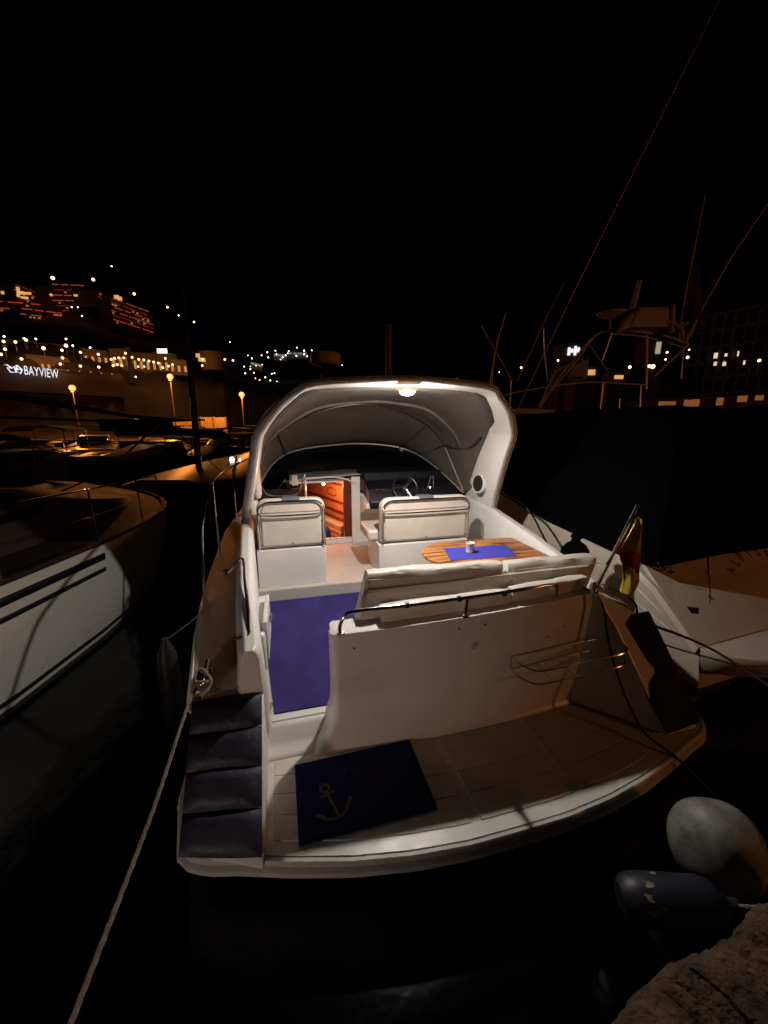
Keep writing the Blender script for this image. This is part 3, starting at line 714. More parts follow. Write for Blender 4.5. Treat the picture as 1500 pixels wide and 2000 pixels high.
# helm seats
def seat(x0, x1, y, z0, z1, ztop, side):
    pd = MB(); pd.box(x0, x1, y, y + .62, .355, z1); s_ = P('helm_seat', pd, gel, boat, bevel=.012)
    xa, xb = x0 + .02, x1 + .01; r_ = .11
    def outline(ins, top):
        pts = [(xa + ins, z1 + .02)]; 
        pts += [(xa + ins, top - r_)] + [(xa + ins + r_ * (1 - math.cos(a)), top - r_ + r_ * math.sin(a)) for a in [R(k) for k in (15, 30, 45, 60, 75, 90)]]
        pts += [(xb - ins - r_ * (1 - math.cos(a)), top - r_ + r_ * math.sin(a)) for a in [R(k) for k in (90, 75, 60, 45, 30, 15)]] + [(xb - ins, top - r_), (xb - ins, z1 + .02)]
        return pts
    o1 = outline(.025, ztop - .02); o0 = outline(.0, ztop)
    ln = lambda z: -.03 * (z - z1)
    bm_ = MB(); bm_.loft([[(x, y + .015 + ln(z), z) for x, z in o1], [(x, y + .035 + ln(z), z) for x, z in outline(.006, ztop - .005)], [(x, y + .11 + ln(z), z) for x, z in o0], [(x, y + .14 + ln(z), z) for x, z in o1]])
    P('backrest', bm_, vinyl, s_, bevel=.008)
    # two moulded pads on the aft face
    zb = ztop - .165
    pf = MB(); pf.loft([[(x, y + .018 + ln(z), z) for x, z in [(xa + .045, z1 + .035), (xa + .045, zb), (xb - .045, zb), (xb - .045, z1 + .035)]],
                        [(x, y + .002 + ln(z), z) for x, z in [(xa + .055, z1 + .045), (xa + .055, zb - .012), (xb - .055, zb - .012), (xb - .055, z1 + .045)]]])
    up = [(xa + .05, zb + .02), (xa + .05, zb + .05), (xa + .09, ztop - .055), (xa + .13, ztop - .045), (xb - .13, ztop - .045), (xb - .09, ztop - .055), (xb - .05, zb + .05), (xb - .05, zb + .02)]
    pf.loft([[(x, y + .018 + ln(z), z) for x, z in up], [(x * .98 + (xa + xb) * .01, y + .004 + ln(z), lerp(z, (zb + ztop) / 2 - .01, .1)) for x, z in up]])
    P('back_panel', pf, vinyl, s_, bevel=.006)
    fr_ = MB(); op = [(x, y - .012 + ln(z), z) for x, z in outline(.022, ztop - .022)]
    fr_.tube(op, .011, 8)
    fr_.tube(sm([(xa + .022, y - .012, zb + .06), (xa + .04, y - .035, zb + .02), (xa + .12, y - .045, zb), (xb - .12, y - .045, zb), (xb - .04, y - .035, zb + .02), (xb - .022, y - .012, zb + .06)], 5), .010, 8)
    P('seat_frame', fr_, steel, s_)
    bl_ = MB()
    for x, z in ((xa + .05, zb - .09), (xb - .05, zb - .09), (xa + .05, z1 + .06), (xb - .05, z1 + .06), (xa + .2, ztop - .05), (xb - .2, ztop - .05), ((xa + xb) / 2, z1 + .06)):
        bl_.lathe((x, y + .002, z), [(.009, 0), (.009, .006), (.001, .009)], 8, axis=(0, -1, 0))
    PS('bolt', bl_, dsteel, s_)
    cu_ = MB(); cu_.box(x0 - (.10 if side else 0), x1 + .02, y + .15, y + .66, z1 + .003, z1 + .14); P('seat_cushion', cu_, vinyl, s_, bevel=.035)
    sb = MB(); xm = (xa + xb) / 2; sb.box(xm - .09, xm + .09, y + .0, y + .15, ztop - .018, ztop + .006); P('head_strap', sb, vinyl_d, s_, bevel=.006)
    return s_
seat(-1.40, -.665, 1.965, .36, .785, 1.335, False)
seat(-.055, 1.06, 1.965, .36, .745, 1.285, True)
ub = MB(); ub.tube(sm([(-1.37, 2.7, 1.56), (-1.36, 2.68, 1.42), (-1.30, 2.66, 1.30), (-1.22, 2.64, 1.26), (-.98, 2.64, 1.26), (-.90, 2.66, 1.30), (-.85, 2.68, 1.42), (-.82, 2.7, 1.50)], 4), .009, 8); P('footrest_bar', ub, steel, boat)
sp_ = MB(); sp_.box(-1.40, -1.335, 2.32, 2.55, 1.28, 1.64); sp_.box(-1.46, -1.385, 2.30, 2.52, .92, 1.27); P('side_cushion', sp_, vinyl, boat, bevel=.03)

# table
tb = MB(); o_ = []
o_ += [(1.34, .74), (1.34, 1.46), (.72, 1.50)] + [(.62 + .42 * math.cos(a) - .02, 1.12 + .38 * math.sin(a)) for a in [R(k) for k in range(100, 261, 16)]] + [(.70, .735)]
tb.prism(o_, .855, .882); tab = P('cockpit_table', tb, teak, boat, bevel=.006)
tb = MB(); tb.lathe((.8, 1.1, .222), [(.12, 0), (.05, .02), (.035, .03), (.035, .60), (.09, .632)], 16); P('table_leg', tb, steel, tab)

# side rails of the cruiser
sr = MB(); sr.tube(sm([(-1.79, 1.20, .66), (-1.79, 1.27, .92), (-1.80, 1.42, 1.18), (-1.80, 1.55, 1.28), (-1.81, 1.95, 1.42), (-1.82, 2.6, 1.50), (-1.80, 4, 1.50), (-1.5, 6, 1.55)], 5), .012, 8)
for y in (2.2, 3.6, 5.0): sr.tube([(-sheer_x(y) + .03, y, sheer_z(y)), (-sheer_x(y) + .03, y, 1.49)], .010)
P('port_guard_rail', sr, steel, boat)
sr = MB(); sr.tube(sm([(1.79, 1.33, .66), (1.79, 1.52, .84), (1.80, 1.80, 1.06), (1.80, 2.0, 1.14), (1.81, 2.3, 1.17), (1.82, 3, 1.25), (1.7, 5, 1.35)], 5), .012, 8)
P('starboard_guard_rail', sr, steel, boat)
ct = MB(); ct.box(-1.63, -1.57, .10, .16, .53, .60); ct.tube([(-1.60, .02, .61), (-1.60, .24, .63)], [.014, .022], 8); P('cleat', ct, steel, boat, bevel=.004)
ct = MB(); ct.lathe((1.60, .13, .53), [(.03, 0), (.03, .03), (.001, .035)], 12); ct.tube([(1.52, .16, .57), (1.68, .05, .57)], .014); P('cleat', ct, steel, boat)
dv = MB(); dv.lathe((-1.68, 1.7, .70), [(.03, 0), (.028, .012), (.001, .014)], 12); P('deck_filler', dv, dsteel, boat)

# ---- things lying on the cruiser
cm = MB(); cpt = [(-1.222, .242), (-.70, .242), (-.56, .26), (-.56, 1.0), (-.1, 1.3), (.2, 1.885), (-1.392, 1.885)]
cm.loft([[(x, y, solez(y) + .002) for x, y in cpt], [(x, y, solez(y) + .009) for x, y in cpt]]); TM('carpet', cm, carpet, 'plain violet blue carpet covering the cockpit floor', 'carpet', BOAT)
mA = R(.5); mo = Vector((-.78, -.38, .0062))
mm = MB()
corners = [S_ for S_ in ((-1.155, -.10), (-.41, -.125), (-.435, -.60), (-1.10, -.585))]
ml, mr_, mt, mbm = -1.10, -.34, -.065, -.56
dmat = T('doormat', 'navy blue welcome doormat with a beige anchor on the bathing platform', 'doormat', (-.775, -.355, .006), BOAT @ Matrix.Translation((-.775, -.355, 0)) @ Matrix.Rotation(R(.6), 4, 'Z') @ Matrix.Translation((.775, .355, 0)))
mm.box(ml, mr_, mbm, mt, .0062, .014); P('backing', mm, matb, dmat, bevel=.002)
mm = MB(); mm.box(ml + .022, mr_ - .022, mbm + .022, mt - .022, .0142, .019); P('pile', mm, matb, dmat, bevel=.003)
an = MB(); z_ = .0205
def flat(pts, wd): 
    return MB().tube([(x, y, z_) for x, y in pts], wd, 6)
AN = Matrix.Translation((-.91, -.365, 0)) @ Matrix.Rotation(R(17), 4, 'Z') @ Matrix.Diagonal((.82, .82, 1, 1))
shp = join(flat([(0, .07), (0, -.13)], .010), flat([(-.05, .055), (.05, .055)], .008),
           MB().tube([(.032 * math.cos(a), .105 + .032 * math.sin(a), z_) for a in [2 * math.pi * k / 16 for k in range(16)]], .008, 6, True),
           flat([(-.115 * math.sin(a), -.02 - .115 * math.cos(a) + .0, ) for a in [R(k) for k in range(-68, 69, 8)]], .010),
           flat([(-.13, -.045), (-.105, -.065), (-.085, -.09)], .012), flat([(.13, -.045), (.105, -.065), (.085, -.09)], .012))
shp = xf(shp, AN); shp.v = [(x, y, z_ + (z - z_) * .12) for x, y, z in shp.v]; P('anchor_motif', shp, beige, dmat)
w1 = xf(text_mb('Welcome', .085, .0008, .35), Matrix.Translation((-.66, -.225, z_))); w2 = xf(text_mb('Aboard', .085, .0008, .35), Matrix.Translation((-.59, -.325, z_)))
P('lettering', join(w1, w2), darkred, dmat)

pm_ = MB(); pm_.add([(.37, .93, .884), (1.03, .88, .884), (1.11, 1.22, .884), (.45, 1.28, .884), (.37, .93, .886), (1.03, .88, .886), (1.11, 1.22, .886), (.45, 1.28, .886)], [(3, 2, 1, 0), (4, 5, 6, 7), (0, 1, 5, 4), (1, 2, 6, 5), (2, 3, 7, 6), (3, 0, 4, 7)])
TM('placemat', pm_, placem, 'bright blue rectangular placemat on the teak cockpit table', 'placemat', BOAT)
jar = T('candle_jar', 'small white candle jar standing on the blue placemat', 'candle jar', (.645, 1.10, .886), BOAT)
j = MB(); j.lathe((.645, 1.10, .887), [(.036, 0), (.040, .004), (.040, .078), (.043, .085), (.043, .096), (.040, .098), (.037, .092), (.036, .07), (.001, .07)], 22); P('jar', j, ceramic, jar)
j = MB(); j.lathe((.645, 1.10, .958), [(.034, 0), (.034, .004), (.001, .005)], 18); P('wax', j, candle, jar)

def pad(name, xi, xo, segs, m_, label, top_y=.03, bot_y=-.60, skew=0, bulge=.02, top_z=.505, bot_z=.045, xit=None, xot=None, grp=None):
    th_ = T(name, label, 'fender pad', ((xi + xo) / 2, (top_y + bot_y) / 2, 0), BOAT)
    for k in range(segs):
        a0 = k / segs; a1 = (k + 1) / segs; c_ = MB(); rings = []
        N = 10
        for i in range(N + 1):
            t_ = lerp(a0 + .004, a1 - .004, i / N); loc = i / N; bul = bulge * (1 - abs(2 * loc - 1) ** 4)
            y = lerp(top_y, bot_y, t_); z = lerp(top_z, bot_z, t_)
            xa_ = lerp(xit if xit else xi, xi, t_); xb_ = lerp(xot if xot else xo, xo, t_)
            row = []
            for jx in range(13):
                u_ = jx / 12; e_ = (1 - abs(2 * u_ - 1) ** 6)
                row.append((lerp(xa_, xb_, u_) + (.01 * (2 * u_ - 1) * 0), y - .55 * (bul * e_ + .004), z + .83 * (bul * e_ + .004) + .004 * math.sin(5 * u_ + 9 * t_)))
                row[-1] = (row[-1][0], row[-1][1] + skew * u_ * t_, row[-1][2])
            base = [(lerp(xb_, xa_, jx / 3), y + .006 + skew * (1 - jx / 3) * t_, z + .002) for jx in range(4)]
            rings.append(row + base)
        c_.loft(rings); P('padding', c_, m_, th_)
    return th_
pl = pad('fender_pad', -1.272, -1.665, 4, navypad, 'glossy navy quilted fender pad on the port stern corner', skew=.10, bulge=.032)
w_ = MB(); w_.tube(sm([(-1.60, -.56, .215), (-1.50, -.575, .20), (-1.36, -.585, .195), (-1.31, -.59, .18)], 4), .004, 6); w_.tube([(-1.34, -.605, .17), (-1.335, -.64, .13)], .006, 6)
pad('fender_pad', 1.365, 1.71, 2, charpad, 'charcoal fender pad strapped on the starboard stern corner', top_y=.02, bot_y=-.485, top_z=.665, bot_z=.035, xit=1.235, xot=1.66, skew=.03, bulge=.014)

# flag
fl = T('ensign_flag', 'limp yellow and red ensign on a slanted steel staff at the stern', 'flag', (1.13, .03, .885), BOAT)
f = MB(); f.tube([(1.12, .03, .89), (1.235, -.12, 1.575)], .0125, 10); f.lathe((1.12, .03, .885), [(.03, 0), (.028, .012), (.018, .02), (.018, .07), (.001, .07)], 14); P('staff', f, steel, fl)
def clothstrip(rows):
    rings = []
    for (L__, R__, yb, ph) in rows:
        row = []
        for i in range(13):
            t_ = i / 12; x = lerp(L__[0], R__[0], t_); z = lerp(L__[1], R__[1], t_)
            row.append((x, yb + .028 * math.sin(t_ * 8 + ph) * (1 - .3 * t_), z))
        rings.append(row)
    c_ = MB(); c_.loft(rings, closed=False); return c_
# left edge and right edge (x, z) down the cloth
rowsA = [((1.236, 1.475), (1.262, 1.485), -.13, 0), ((1.215, 1.42), (1.292, 1.42), -.135, .2), ((1.175, 1.345), (1.305, 1.32), -.14, .4), ((1.14, 1.285), (1.318, 1.215), -.14, .6)]
rowsB = [((1.14, 1.285), (1.318, 1.215), -.14, .6), ((1.125, 1.255), (1.322, 1.16), -.14, .8), ((1.10, 1.225), (1.325, 1.085), -.14, 1.0)]
rowsC = [((1.10, 1.225), (1.325, 1.085), -.14, 1.0), ((1.185, 1.13), (1.325, 1.02), -.145, 1.3), ((1.195, 1.04), (1.30, .985), -.15, 1.6), ((1.185, .955), (1.265, .935), -.15, 1.9), ((1.20, .93), (1.24, .925), -.15, 2.0)]
rowsB[-1] = ((1.165, 1.175), (1.325, 1.065), -.14, 1.0); rowsC[0] = rowsB[-1]
rowsB[1] = ((1.125, 1.25), (1.322, 1.15), -.14, .8)
P('yellow_band', clothstrip(rowsA), yellow, fl, solid=.002); P('red_band', clothstrip(rowsB), red, fl, solid=.002); P('yellow_band', clothstrip(rowsC), yellow, fl, solid=.002)
f = MB(); f.tube(sm([(1.236, -.125, 1.56), (1.26, -.13, 1.54), (1.262, -.135, 1.50)], 3), .004); f.tube([(1.14, -.02, 1.12), (1.135, -.10, 1.27)], .004); P('halyard', f, rope_k, fl)

# dark bag hanging at neighbour's side / rolled fender top
def B(x, y, z): return BOAT @ Vector((x, y, z))
def ropeobj(name, pts, r_, m_, label, cat, strands=True):
    pts = resample(sm(pts, 10), max(40, int(sum((Vector(a) - Vector(b_)).length for a, b_ in zip(pts, pts[1:])) / (r_ * 1.6))))
    mb = MB()
    if strands:
        N = len(pts); 
        for s_ in range(3):
            pp = []
            for i, p in enumerate(pts):
                d = (pts[min(i + 1, N - 1)] - pts[max(i - 1, 0)]).normalized(); u_ = d.cross(Vector((0, 0, 1)) if abs(d.z) < .95 else Vector((1, 0, 0))).normalized(); v2 = d.cross(u_)
                a = i * .55 + s_ * 2.094; pp.append(p + (u_ * math.cos(a) + v2 * math.sin(a)) * r_ * .5)
            mb.tube(pp, r_ * .62, 6)
    else: mb.tube(pts, r_, 8)
    return TM(name, mb, m_, label, cat)
ropeobj('mooring_rope', [B(-1.60, .12, .60), B(-1.655, -.02, .57), B(-1.655, -.02, .57).lerp(Vector((-.885, .74, .80)), .5) - Vector((0, 0, .035)), Vector((-.885, .74, .80)), Vector((-.80, .45, .83))], .0085, rope_m, 'pale mooring rope running from the port cleat to the quay', 'rope')
ck = MB()
for k in range(3):
    ck.tube(sm([B(-1.60 + .05 * math.cos(a) , .12 + .08 * math.sin(a), .58 + .015 * k + .01 * math.sin(3 * a)) for a in [2 * math.pi * i / 10 for i in range(10)]], 3, True), .013, 6, True)
ck.tube(sm([B(-1.66, .2, .59), B(-1.60, .12, .64), B(-1.55, .04, .60), B(-1.60, -.02, .57)], 4), .016, 6)
TM('rope_coil', ck, rope_m, 'turns of pale rope wound round the port cleat', 'rope')
ropeobj('power_cable', [B(1.07, .10, .90), B(1.09, -.02, .885), B(1.12, -.07, .80), B(1.14, -.12, .60), B(1.15, -.20, .42), B(1.17, -.32, .22), B(1.20, -.45, .07), B(1.26, -.58, .02), B(1.32, -.66, -.03), B(1.42, -.8, -.16), B(1.6, -1.0, -.33)], .009, rope_k, 'black power cable trailing down the transom and over the platform', 'cable', False)
ropeobj('stern_line', [B(1.60, .10, .58), B(1.68, -.02, .56), Vector((2.62, 2.75, .70)), Vector((2.95, 2.2, .55)), Vector((3.2, 1.7, .8))], .011, rope_k, 'dark stern line leading from the starboard cleat towards the right edge', 'rope', False)
ropeobj('crossing_line', [B(1.22, .02, .92), B(1.42, -.05, .80), Vector((2.35, 3.1, .60)), Vector((2.9, 2.8, .52)), Vector((3.6, 2.2, .55))], .008, rope_k, 'thin dark line crossing below the flag to the neighbouring hull', 'rope', False)

# side fenders hanging on port hull
fn = MB(); fn.lathe(B(-1.93, .55, -.12), [(.001, 0), (.03, .02), (.06, .08), (.07, .2), (.07, .55), (.06, .66), (.03, .74), (.02, .78), (.001, .78)], 18)
ffs = T('hanging_fender', 'dark cylindrical fender hanging over the cruiser port side', 'fender', B(-1.93, .55, -.12)); P('bladder', fn, mat('dark_fender', (.010, .009, .010), .5, noise=.3), ffs)
f = MB(); f.tube([B(-1.93, .55, .64), B(-1.80, .7, .68), B(-1.77, .85, .66)], .006); P('lanyard', f, rope_k, ffs)

# ball fender and navy cylinder fender by the quay
bf = T('ball_fender', 'large scuffed grey white ball fender floating off the quay', 'fender', (1.66, 1.49, .0))
f = MB(); f.sphere((0, 0, 0), .205, 40, 26, (1, 1, 1.06)); f.v = [(x * (1 + .03 * math.sin(4 * z / .2 + 2 * x / .2)), y * (1 + .03 * math.sin(3 * z / .2 + 3 * y / .2)), z + .006 * math.sin(6 * x / .2)) for x, y, z in f.v]; f = xf(f, Matrix.Translation((1.72, 1.56, .32)) @ Matrix.Rotation(R(25), 4, 'Y')); P('bladder', f, fend_w, bf)
f = MB(); f.lathe((0, 0, .20), [(.05, 0), (.045, .03), (.03, .045), (.001, .045)], 14); f.tube(sm([(-.02, .02, .23), (0, .0, .27), (.02, -.02, .23)], 4), .008); P('eye', xf(f, Matrix.Translation((1.72, 1.56, .32)) @ Matrix.Rotation(R(25), 4, 'Y') @ Matrix.Rotation(R(-120), 4, 'X')), fend_w, bf)
nf = T('cylinder_fender', 'scuffed navy cylindrical fender lying beside the ball fender', 'fender', (1.28, 1.33, .2))
NFM = basis((1.095, 1.35, .30), Vector((0, 0, 1)).cross(Vector((1, -.12, .08)).normalized()).normalized(), Vector((1, -.12, .08)).normalized().cross(Vector((0, 0, 1)).cross(Vector((1, -.12, .08)).normalized()).normalized()), Vector((1, -.12, .08)).normalized())
f = MB(); f.lathe((0, 0, 0), [(.001, 0), (.06, .005), (.085, .03), (.098, .08), (.10, .14), (.10, .36), (.09, .40), (.05, .44), (.03, .46), (.03, .50), (.001, .50)], 24); P('bladder', xf(f, NFM), fend_n, nf)
f = MB()
rr_ = random.Random(5)
for (a, z0, sz) in ((R(95), .12, .016), (R(120), .10, .022), (R(138), .15, .013), (R(150), .11, .020), (R(60), .16, .015), (R(200), .12, .02)):
    cen_ = Vector((math.cos(a) * .1005, math.sin(a) * .1005, z0)); tn = Vector((-math.sin(a), math.cos(a), 0)); pts = []
    for k in range(9): 
        an_ = 2 * math.pi * k / 9; rad = sz * rr_.uniform(.4, 1.7); q_ = cen_ + tn * math.cos(an_) * rad * .6 + Vector((0, 0, math.sin(an_) * rad)); 
        rn = math.hypot(q_.x, q_.y); q_.x *= .1012 / rn; q_.y *= .1012 / rn; pts.append(q_)
    f.add(pts, [tuple(range(9))])
PS('scuff_mark', xf(f, NFM), scuff, nf)
ropeobj('fender_line', [Vector((1.55, 1.32, .345)), Vector((1.58, 1.28, .36)), Vector((1.68, 1.18, .52)), Vector((1.86, 1.05, .80)), Vector((2.1, .8, .9))], .007, rope_m, 'short pale line from the navy fender up to the quay', 'rope')

# ================================================================= LEFT NEIGHBOUR
LBx = [(0, -3.55), (1.5, -3.35), (3, -3.19), (4.2, -3.16), (5.0, -3.22), (5.7, -3.36), (6.2, -3.60), (6.7, -4.0), (7.2, -4.6), (7.7, -5.4), (8.2, -6.4)]
lbt = T('neighbour_cruiser', 'grey hulled cruiser with two black stripes moored on the left', 'motor boat', (-5, 4, 0))
def lb_ring(y):
    x = interp(y, LBx); fl_ = .12 + .05 * max(0, y - 3)
    return x, fl_
h = MB(); rings = []; ysl = [-.5 + i * .29 for i in range(31)]
strz = [(1.04, .96), (.87, .82)]
def lbz(y): return 1.16 + .02 * max(0, y - 5)
def lbx(y, z):
    x, fl_ = lb_ring(y); zt = lbz(y); return x - fl_ * ((zt - z) / zt) ** 1.6 - .0
for y in ysl:
    ring = [(lbx(y, lbz(y)) - .02, y, lbz(y) + .02)] + [(lbx(y, z), y, z) for z in [lbz(y), 1.0, .8, .6, .4, .2, .05, -.1, -.4]]
    rings.append(ring + [(-7.2, y, -.4), (-7.3, y, lbz(y))])
h.loft(rings); P('hull', h, hull_l, lbt)
h = MB()
for a, b_ in strz:
    h.loft([[(lbx(y, b_) + .004, y, b_) for y in ysl if y < 4.35], [(lbx(y, a) + .004, y, a) for y in ysl if y < 4.35]], closed=False)
PS('hull_stripe', h, stripe, lbt, solid=.003)
h = MB(); h.loft([[(lbx(y, z) + .005, y, z) for y in ysl] for z in (.10, .05)], closed=False); P('boot_stripe', h, stripe, lbt, solid=.003)
h = MB(); h.loft([[(lbx(y, lbz(y)) + .03, y, lbz(y) - .01) for y in ysl], [(lbx(y, lbz(y)) + .03, y, lbz(y) + .03) for y in ysl], [(lbx(y, lbz(y)) - .05, y, lbz(y) + .045) for y in ysl]], closed=False); P('toe_rail', h, deck_b, lbt, solid=.005)
h = MB(); rings = []
for y in ysl:
    x = lbx(y, lbz(y)); zt = lbz(y); k = interp(y, [(-.5, 0), (.4, .55), (4.3, .55), (5.2, .30), (6.2, .08), (7.5, 0)])
    rings.append([(x - .02, y, zt + .02), (x - .55, y, zt + .04), (x - .62, y, zt + .05 + k * .8), (x - .9, y, zt + .06 + k), (min(-6.1, x - 1), y, zt + .06 + k), (min(-6.6, x - 1.1), y, zt + .03)])
h.loft(rings, closed=False); P('deckhouse', h, deck_b, lbt)
h = MB(); h.loft([[(lbx(y, 1.16) - .595, y, lbz(y) + .25), (lbx(y, 1.16) - .606, y, lbz(y) + .42)] for y in ysl if 1 < y < 4.2], closed=False); P('cabin_window', h, glassd, lbt, solid=.01)
h = MB(); posts = [(.8, .62), (2.0, .62), (3.05, .62), (4.15, .60), (5.1, .58), (6.0, .50)]
for y, hh in posts: h.tube([(lbx(y, 1.16) - .06, y, lbz(y)), (lbx(y, 1.16) - .08, y, lbz(y) + hh)], .011, 8)
PS('stanchion', h, steel, lbt)
h = MB(); h.tube([(lbx(y, 1.16) - .08, y, lbz(y) + interp(y, posts)) for y in [.8 + .25 * i for i in range(21)]], .009, 6)
h.tube([(lbx(y, 1.16) - .07, y, lbz(y) + .3) for y in [.8 + .25 * i for i in range(21)]], .003, 6); P('guard_rail', h, steel, lbt)
h = MB(); h.add([(-7.6, 4.6, 3.25), (-4.6, 5.9, 2.72), (-3.7, 6.6, 2.50), (-3.9, 8.6, 2.55), (-7.6, 8.8, 2.9), (-5.5, 5.4, 2.95)], [(0, 5, 1, 2, 3, 4)])
P('awning', h, black, lbt, solid=.03)
h = MB(); h.tube([(-3.75, 6.6, 2.48), (-4.2, 5.8, 1.75)], .016); h.tube([(-4.2, 5.8, 1.75), (-4.7, 5.2, 1.45)], .014); h.tube([(-3.75, 6.6, 2.47), (-7.5, 6.5, 2.62)], .022); h.tube([(-3.75, 6.8, 2.48), (-3.3, 8.2, 1.3)], .010); P('awning_frame', h, steel, lbt)
# second dark awning and tapered mast forward (a sailing yacht behind)
sy = T('sailing_yacht', 'dark sailing yacht with a tall bare mast behind the left cruiser', 'sailing boat', (-4.6, 11, 0))
h = MB(); rings = []
for i in range(16):
    t_ = i / 15; y = 8.5 + 8 * t_; hw = 1.3 * math.sin(math.pi * (.25 + .75 * t_)) ** .7 + .02
    rings.append([(-4.9 - hw, y, 1.1 + .2 * t_), (-4.9 - hw * .8, y, 0), (-4.9, y, -.4), (-4.9 + hw * .8, y, 0), (-4.9 + hw, y, 1.1 + .2 * t_), (-4.9 + hw * .5, y, 1.25 + .2 * t_), (-4.9 - hw * .5, y, 1.25 + .2 * t_)])
h.loft(rings); P('hull', h, mat('dark_yacht_hull', (.035, .022, .016), .4, noise=.3), sy)
pb = far(391, 940, 11.5); pt = far(345, 425, 11.5); h = MB(); h.tube([(pb.x, pb.y, 1.2), tuple(pb), (lerp(pb.x, pt.x, 1), lerp(pb.y, pt.y, 1), pt.z)], [.09, .09, .045], 10); P('mast', h, mat('dark_mast', (.035, .02, .015), .4, .3), sy)
h = MB(); h.tube([far(352, 560, 11.4), far(371, 775, 11.4)], .012); h.tube([(pb.x, pb.y, 2.15), (pb.x + .2, pb.y - 3.3, 2.3)], .06); P('rigging', h, dsteel, sy)
h = MB(); a0 = far(190, 826, 9.5); a1 = far(335, 846, 10.2); am_ = far(385, 849, 11); a2 = far(432, 864, 12); h.loft([[a0, a1, am_, a2], [a0 + Vector((0, 1.2, .02)), a1 + Vector((.2, 1.2, .03)), am_ + Vector((.2, 1.0, .02)), a2 + Vector((.2, .6, .02))]], closed=False); h.tube([far(196, 830, 9.5), far(335, 832, 9.7)], [.10, .12], 8); P('bimini_top', h, black, sy, solid=.04)

# ================================================================= RIGHT NEIGHBOUR (frame NB: origin below port aft corner, x starboard, y forward)
NB = Matrix.Translation((2.87, 3.15, 0)) @ Matrix.Rotation(R(19), 4, 'Z')
nb = T('covered_yacht', 'cream motor yacht under a black cockpit cover moored on the right', 'motor boat', (2, 3, 0), NB)
def nbh(y): return interp(y, [(0, 0), (3, -.10), (6, .0), (8, .35), (10, 1.1), (11.5, 2.0)])
h = MB(); rings = []
for i in range(26):
    y = i * 11.3 / 25; xo = nbh(y); fo = interp(y, [(0, .0), (.9, .0)]); zt = interp(y, [(0, .46), (.70, 1.09), (2.5, 1.34), (6, 1.9), (11.3, 2.3)])
    xc = 2.0
    rings.append([(xo + .20, y, -.3), (xo + .10, y, .12), (xo + .03, y, .40), (xo, y, lerp(.4, zt, .5)), (xo - .03, y, zt - .05), (xo, y, zt), (lerp(xo, xc, .2), y, zt + .01), (2 * xc - lerp(xo, xc, .2), y, zt + .01), (2 * xc - xo, y, zt), (2 * xc - xo - .2, y, -.3)])
h.loft(rings); P('hull', h, hull_r, nb)
# mouldings along the port quarter
h = MB()
for k in (.36, .62): h.tube([(nbh(y) - .0 - .012, y, lerp(.42, interp(y, [(0, .46), (.70, 1.09), (2.5, 1.34), (6, 1.9)]), k)) for y in [.25 + .35 * i for i in range(12)]], .006, 6)
PS('hull_moulding', h, hull_r, nb)
# raked transom as one raised panel with rounded outline
def tp(x, s_): # s_ 0 bottom ..1 top
    return (x, -.014 + .70 * s_, .44 + .65 * s_)
h = MB(); h.loft([[tp(.03, 0), tp(.0, .5), tp(.04, 1.0), tp(1.3, 1.0), tp(2.6, 1.0), tp(3.96, 1.0), tp(4, .5), tp(3.97, 0), tp(2.6, 0), tp(1.3, 0)]]) if False else None
h.add([tp(.03, 0), tp(4, 0), tp(4, 1.0), tp(.03, 1.0)] + [(p[0], p[1] + .03, p[2] - .03) for p in (tp(.03, 0), tp(4, 0), tp(4, 1), tp(.03, 1))], [(0, 1, 2, 3), (7, 6, 5, 4), (0, 4, 5, 1), (1, 5, 6, 2), (2, 6, 7, 3), (3, 7, 4, 0)])
trp = P('transom', h, hull_r, nb, bevel=.01)
tn_ = Vector((0, .86, .80)).normalized(); tno = Vector((1, 0, 0)).cross(tn_)  # outward normal (aft, up)
TPM = basis(Vector(tp(0, 0)) + tno * .002, Vector((1, 0, 0)), tn_, tno)
h = MB(); h.add([(.20, .32, 0), (.42, .27, 0), (.48, .325, 0), (.20, .39, 0), (.20, .32, .004), (.42, .27, .004), (.48, .325, .004), (.20, .39, .004)], [(3, 2, 1, 0), (4, 5, 6, 7), (0, 1, 5, 4), (1, 2, 6, 5), (2, 3, 7, 6), (3, 0, 4, 7)]); P('exhaust_vent', xf(h, TPM), stripe, trp)
h = MB(); h.tube([(.50, .36, .003), (.74, .6, .003), (1.04, .93, .003)], .004); P('door_seam', xf(h, TPM), dsteel, trp)
h = MB(); h.sphere((.80, .68, .012), .014); h.sphere((.56, .44, .010), .012); h.sphere((.31, .74, .02), .018); h.tube([(.36, .93, .005), (.29, .75, .02)], .005); PS('transom_fitting', xf(h, TPM), steel, trp)
letters = []
for ch, a, lx, ly in zip('ALPISPA', [52, 36, 22, 6, -12, -30, -46], [1.20, 1.34, 1.48, 1.63, 1.77, 1.91, 2.03], [.645, .715, .765, .785, .785, .75, .69]):
    letters.append(xf(text_mb(ch, .155, .002), Matrix.Translation((lx, ly - .02, 0)) @ Matrix.Rotation(R(a), 4, 'Z')))
[P('letter', xf(q, TPM), grey_let, trp) for q in letters]
h = MB(); h.tube([(-.02 + .11 * math.cos(a), .86 + .11 * math.sin(a), .002) for a in [R(k) for k in range(60, 320, 12)]], .006, 5); h.tube([(-.0 + .06 * math.cos(a), .84 + .06 * math.sin(a), .002) for a in [R(k) for k in range(80, 350, 15)]], .005, 5)
P('curl_emblem', xf(xf(h, Matrix.Translation((.22, .03, 0))), TPM), grey_let, trp)
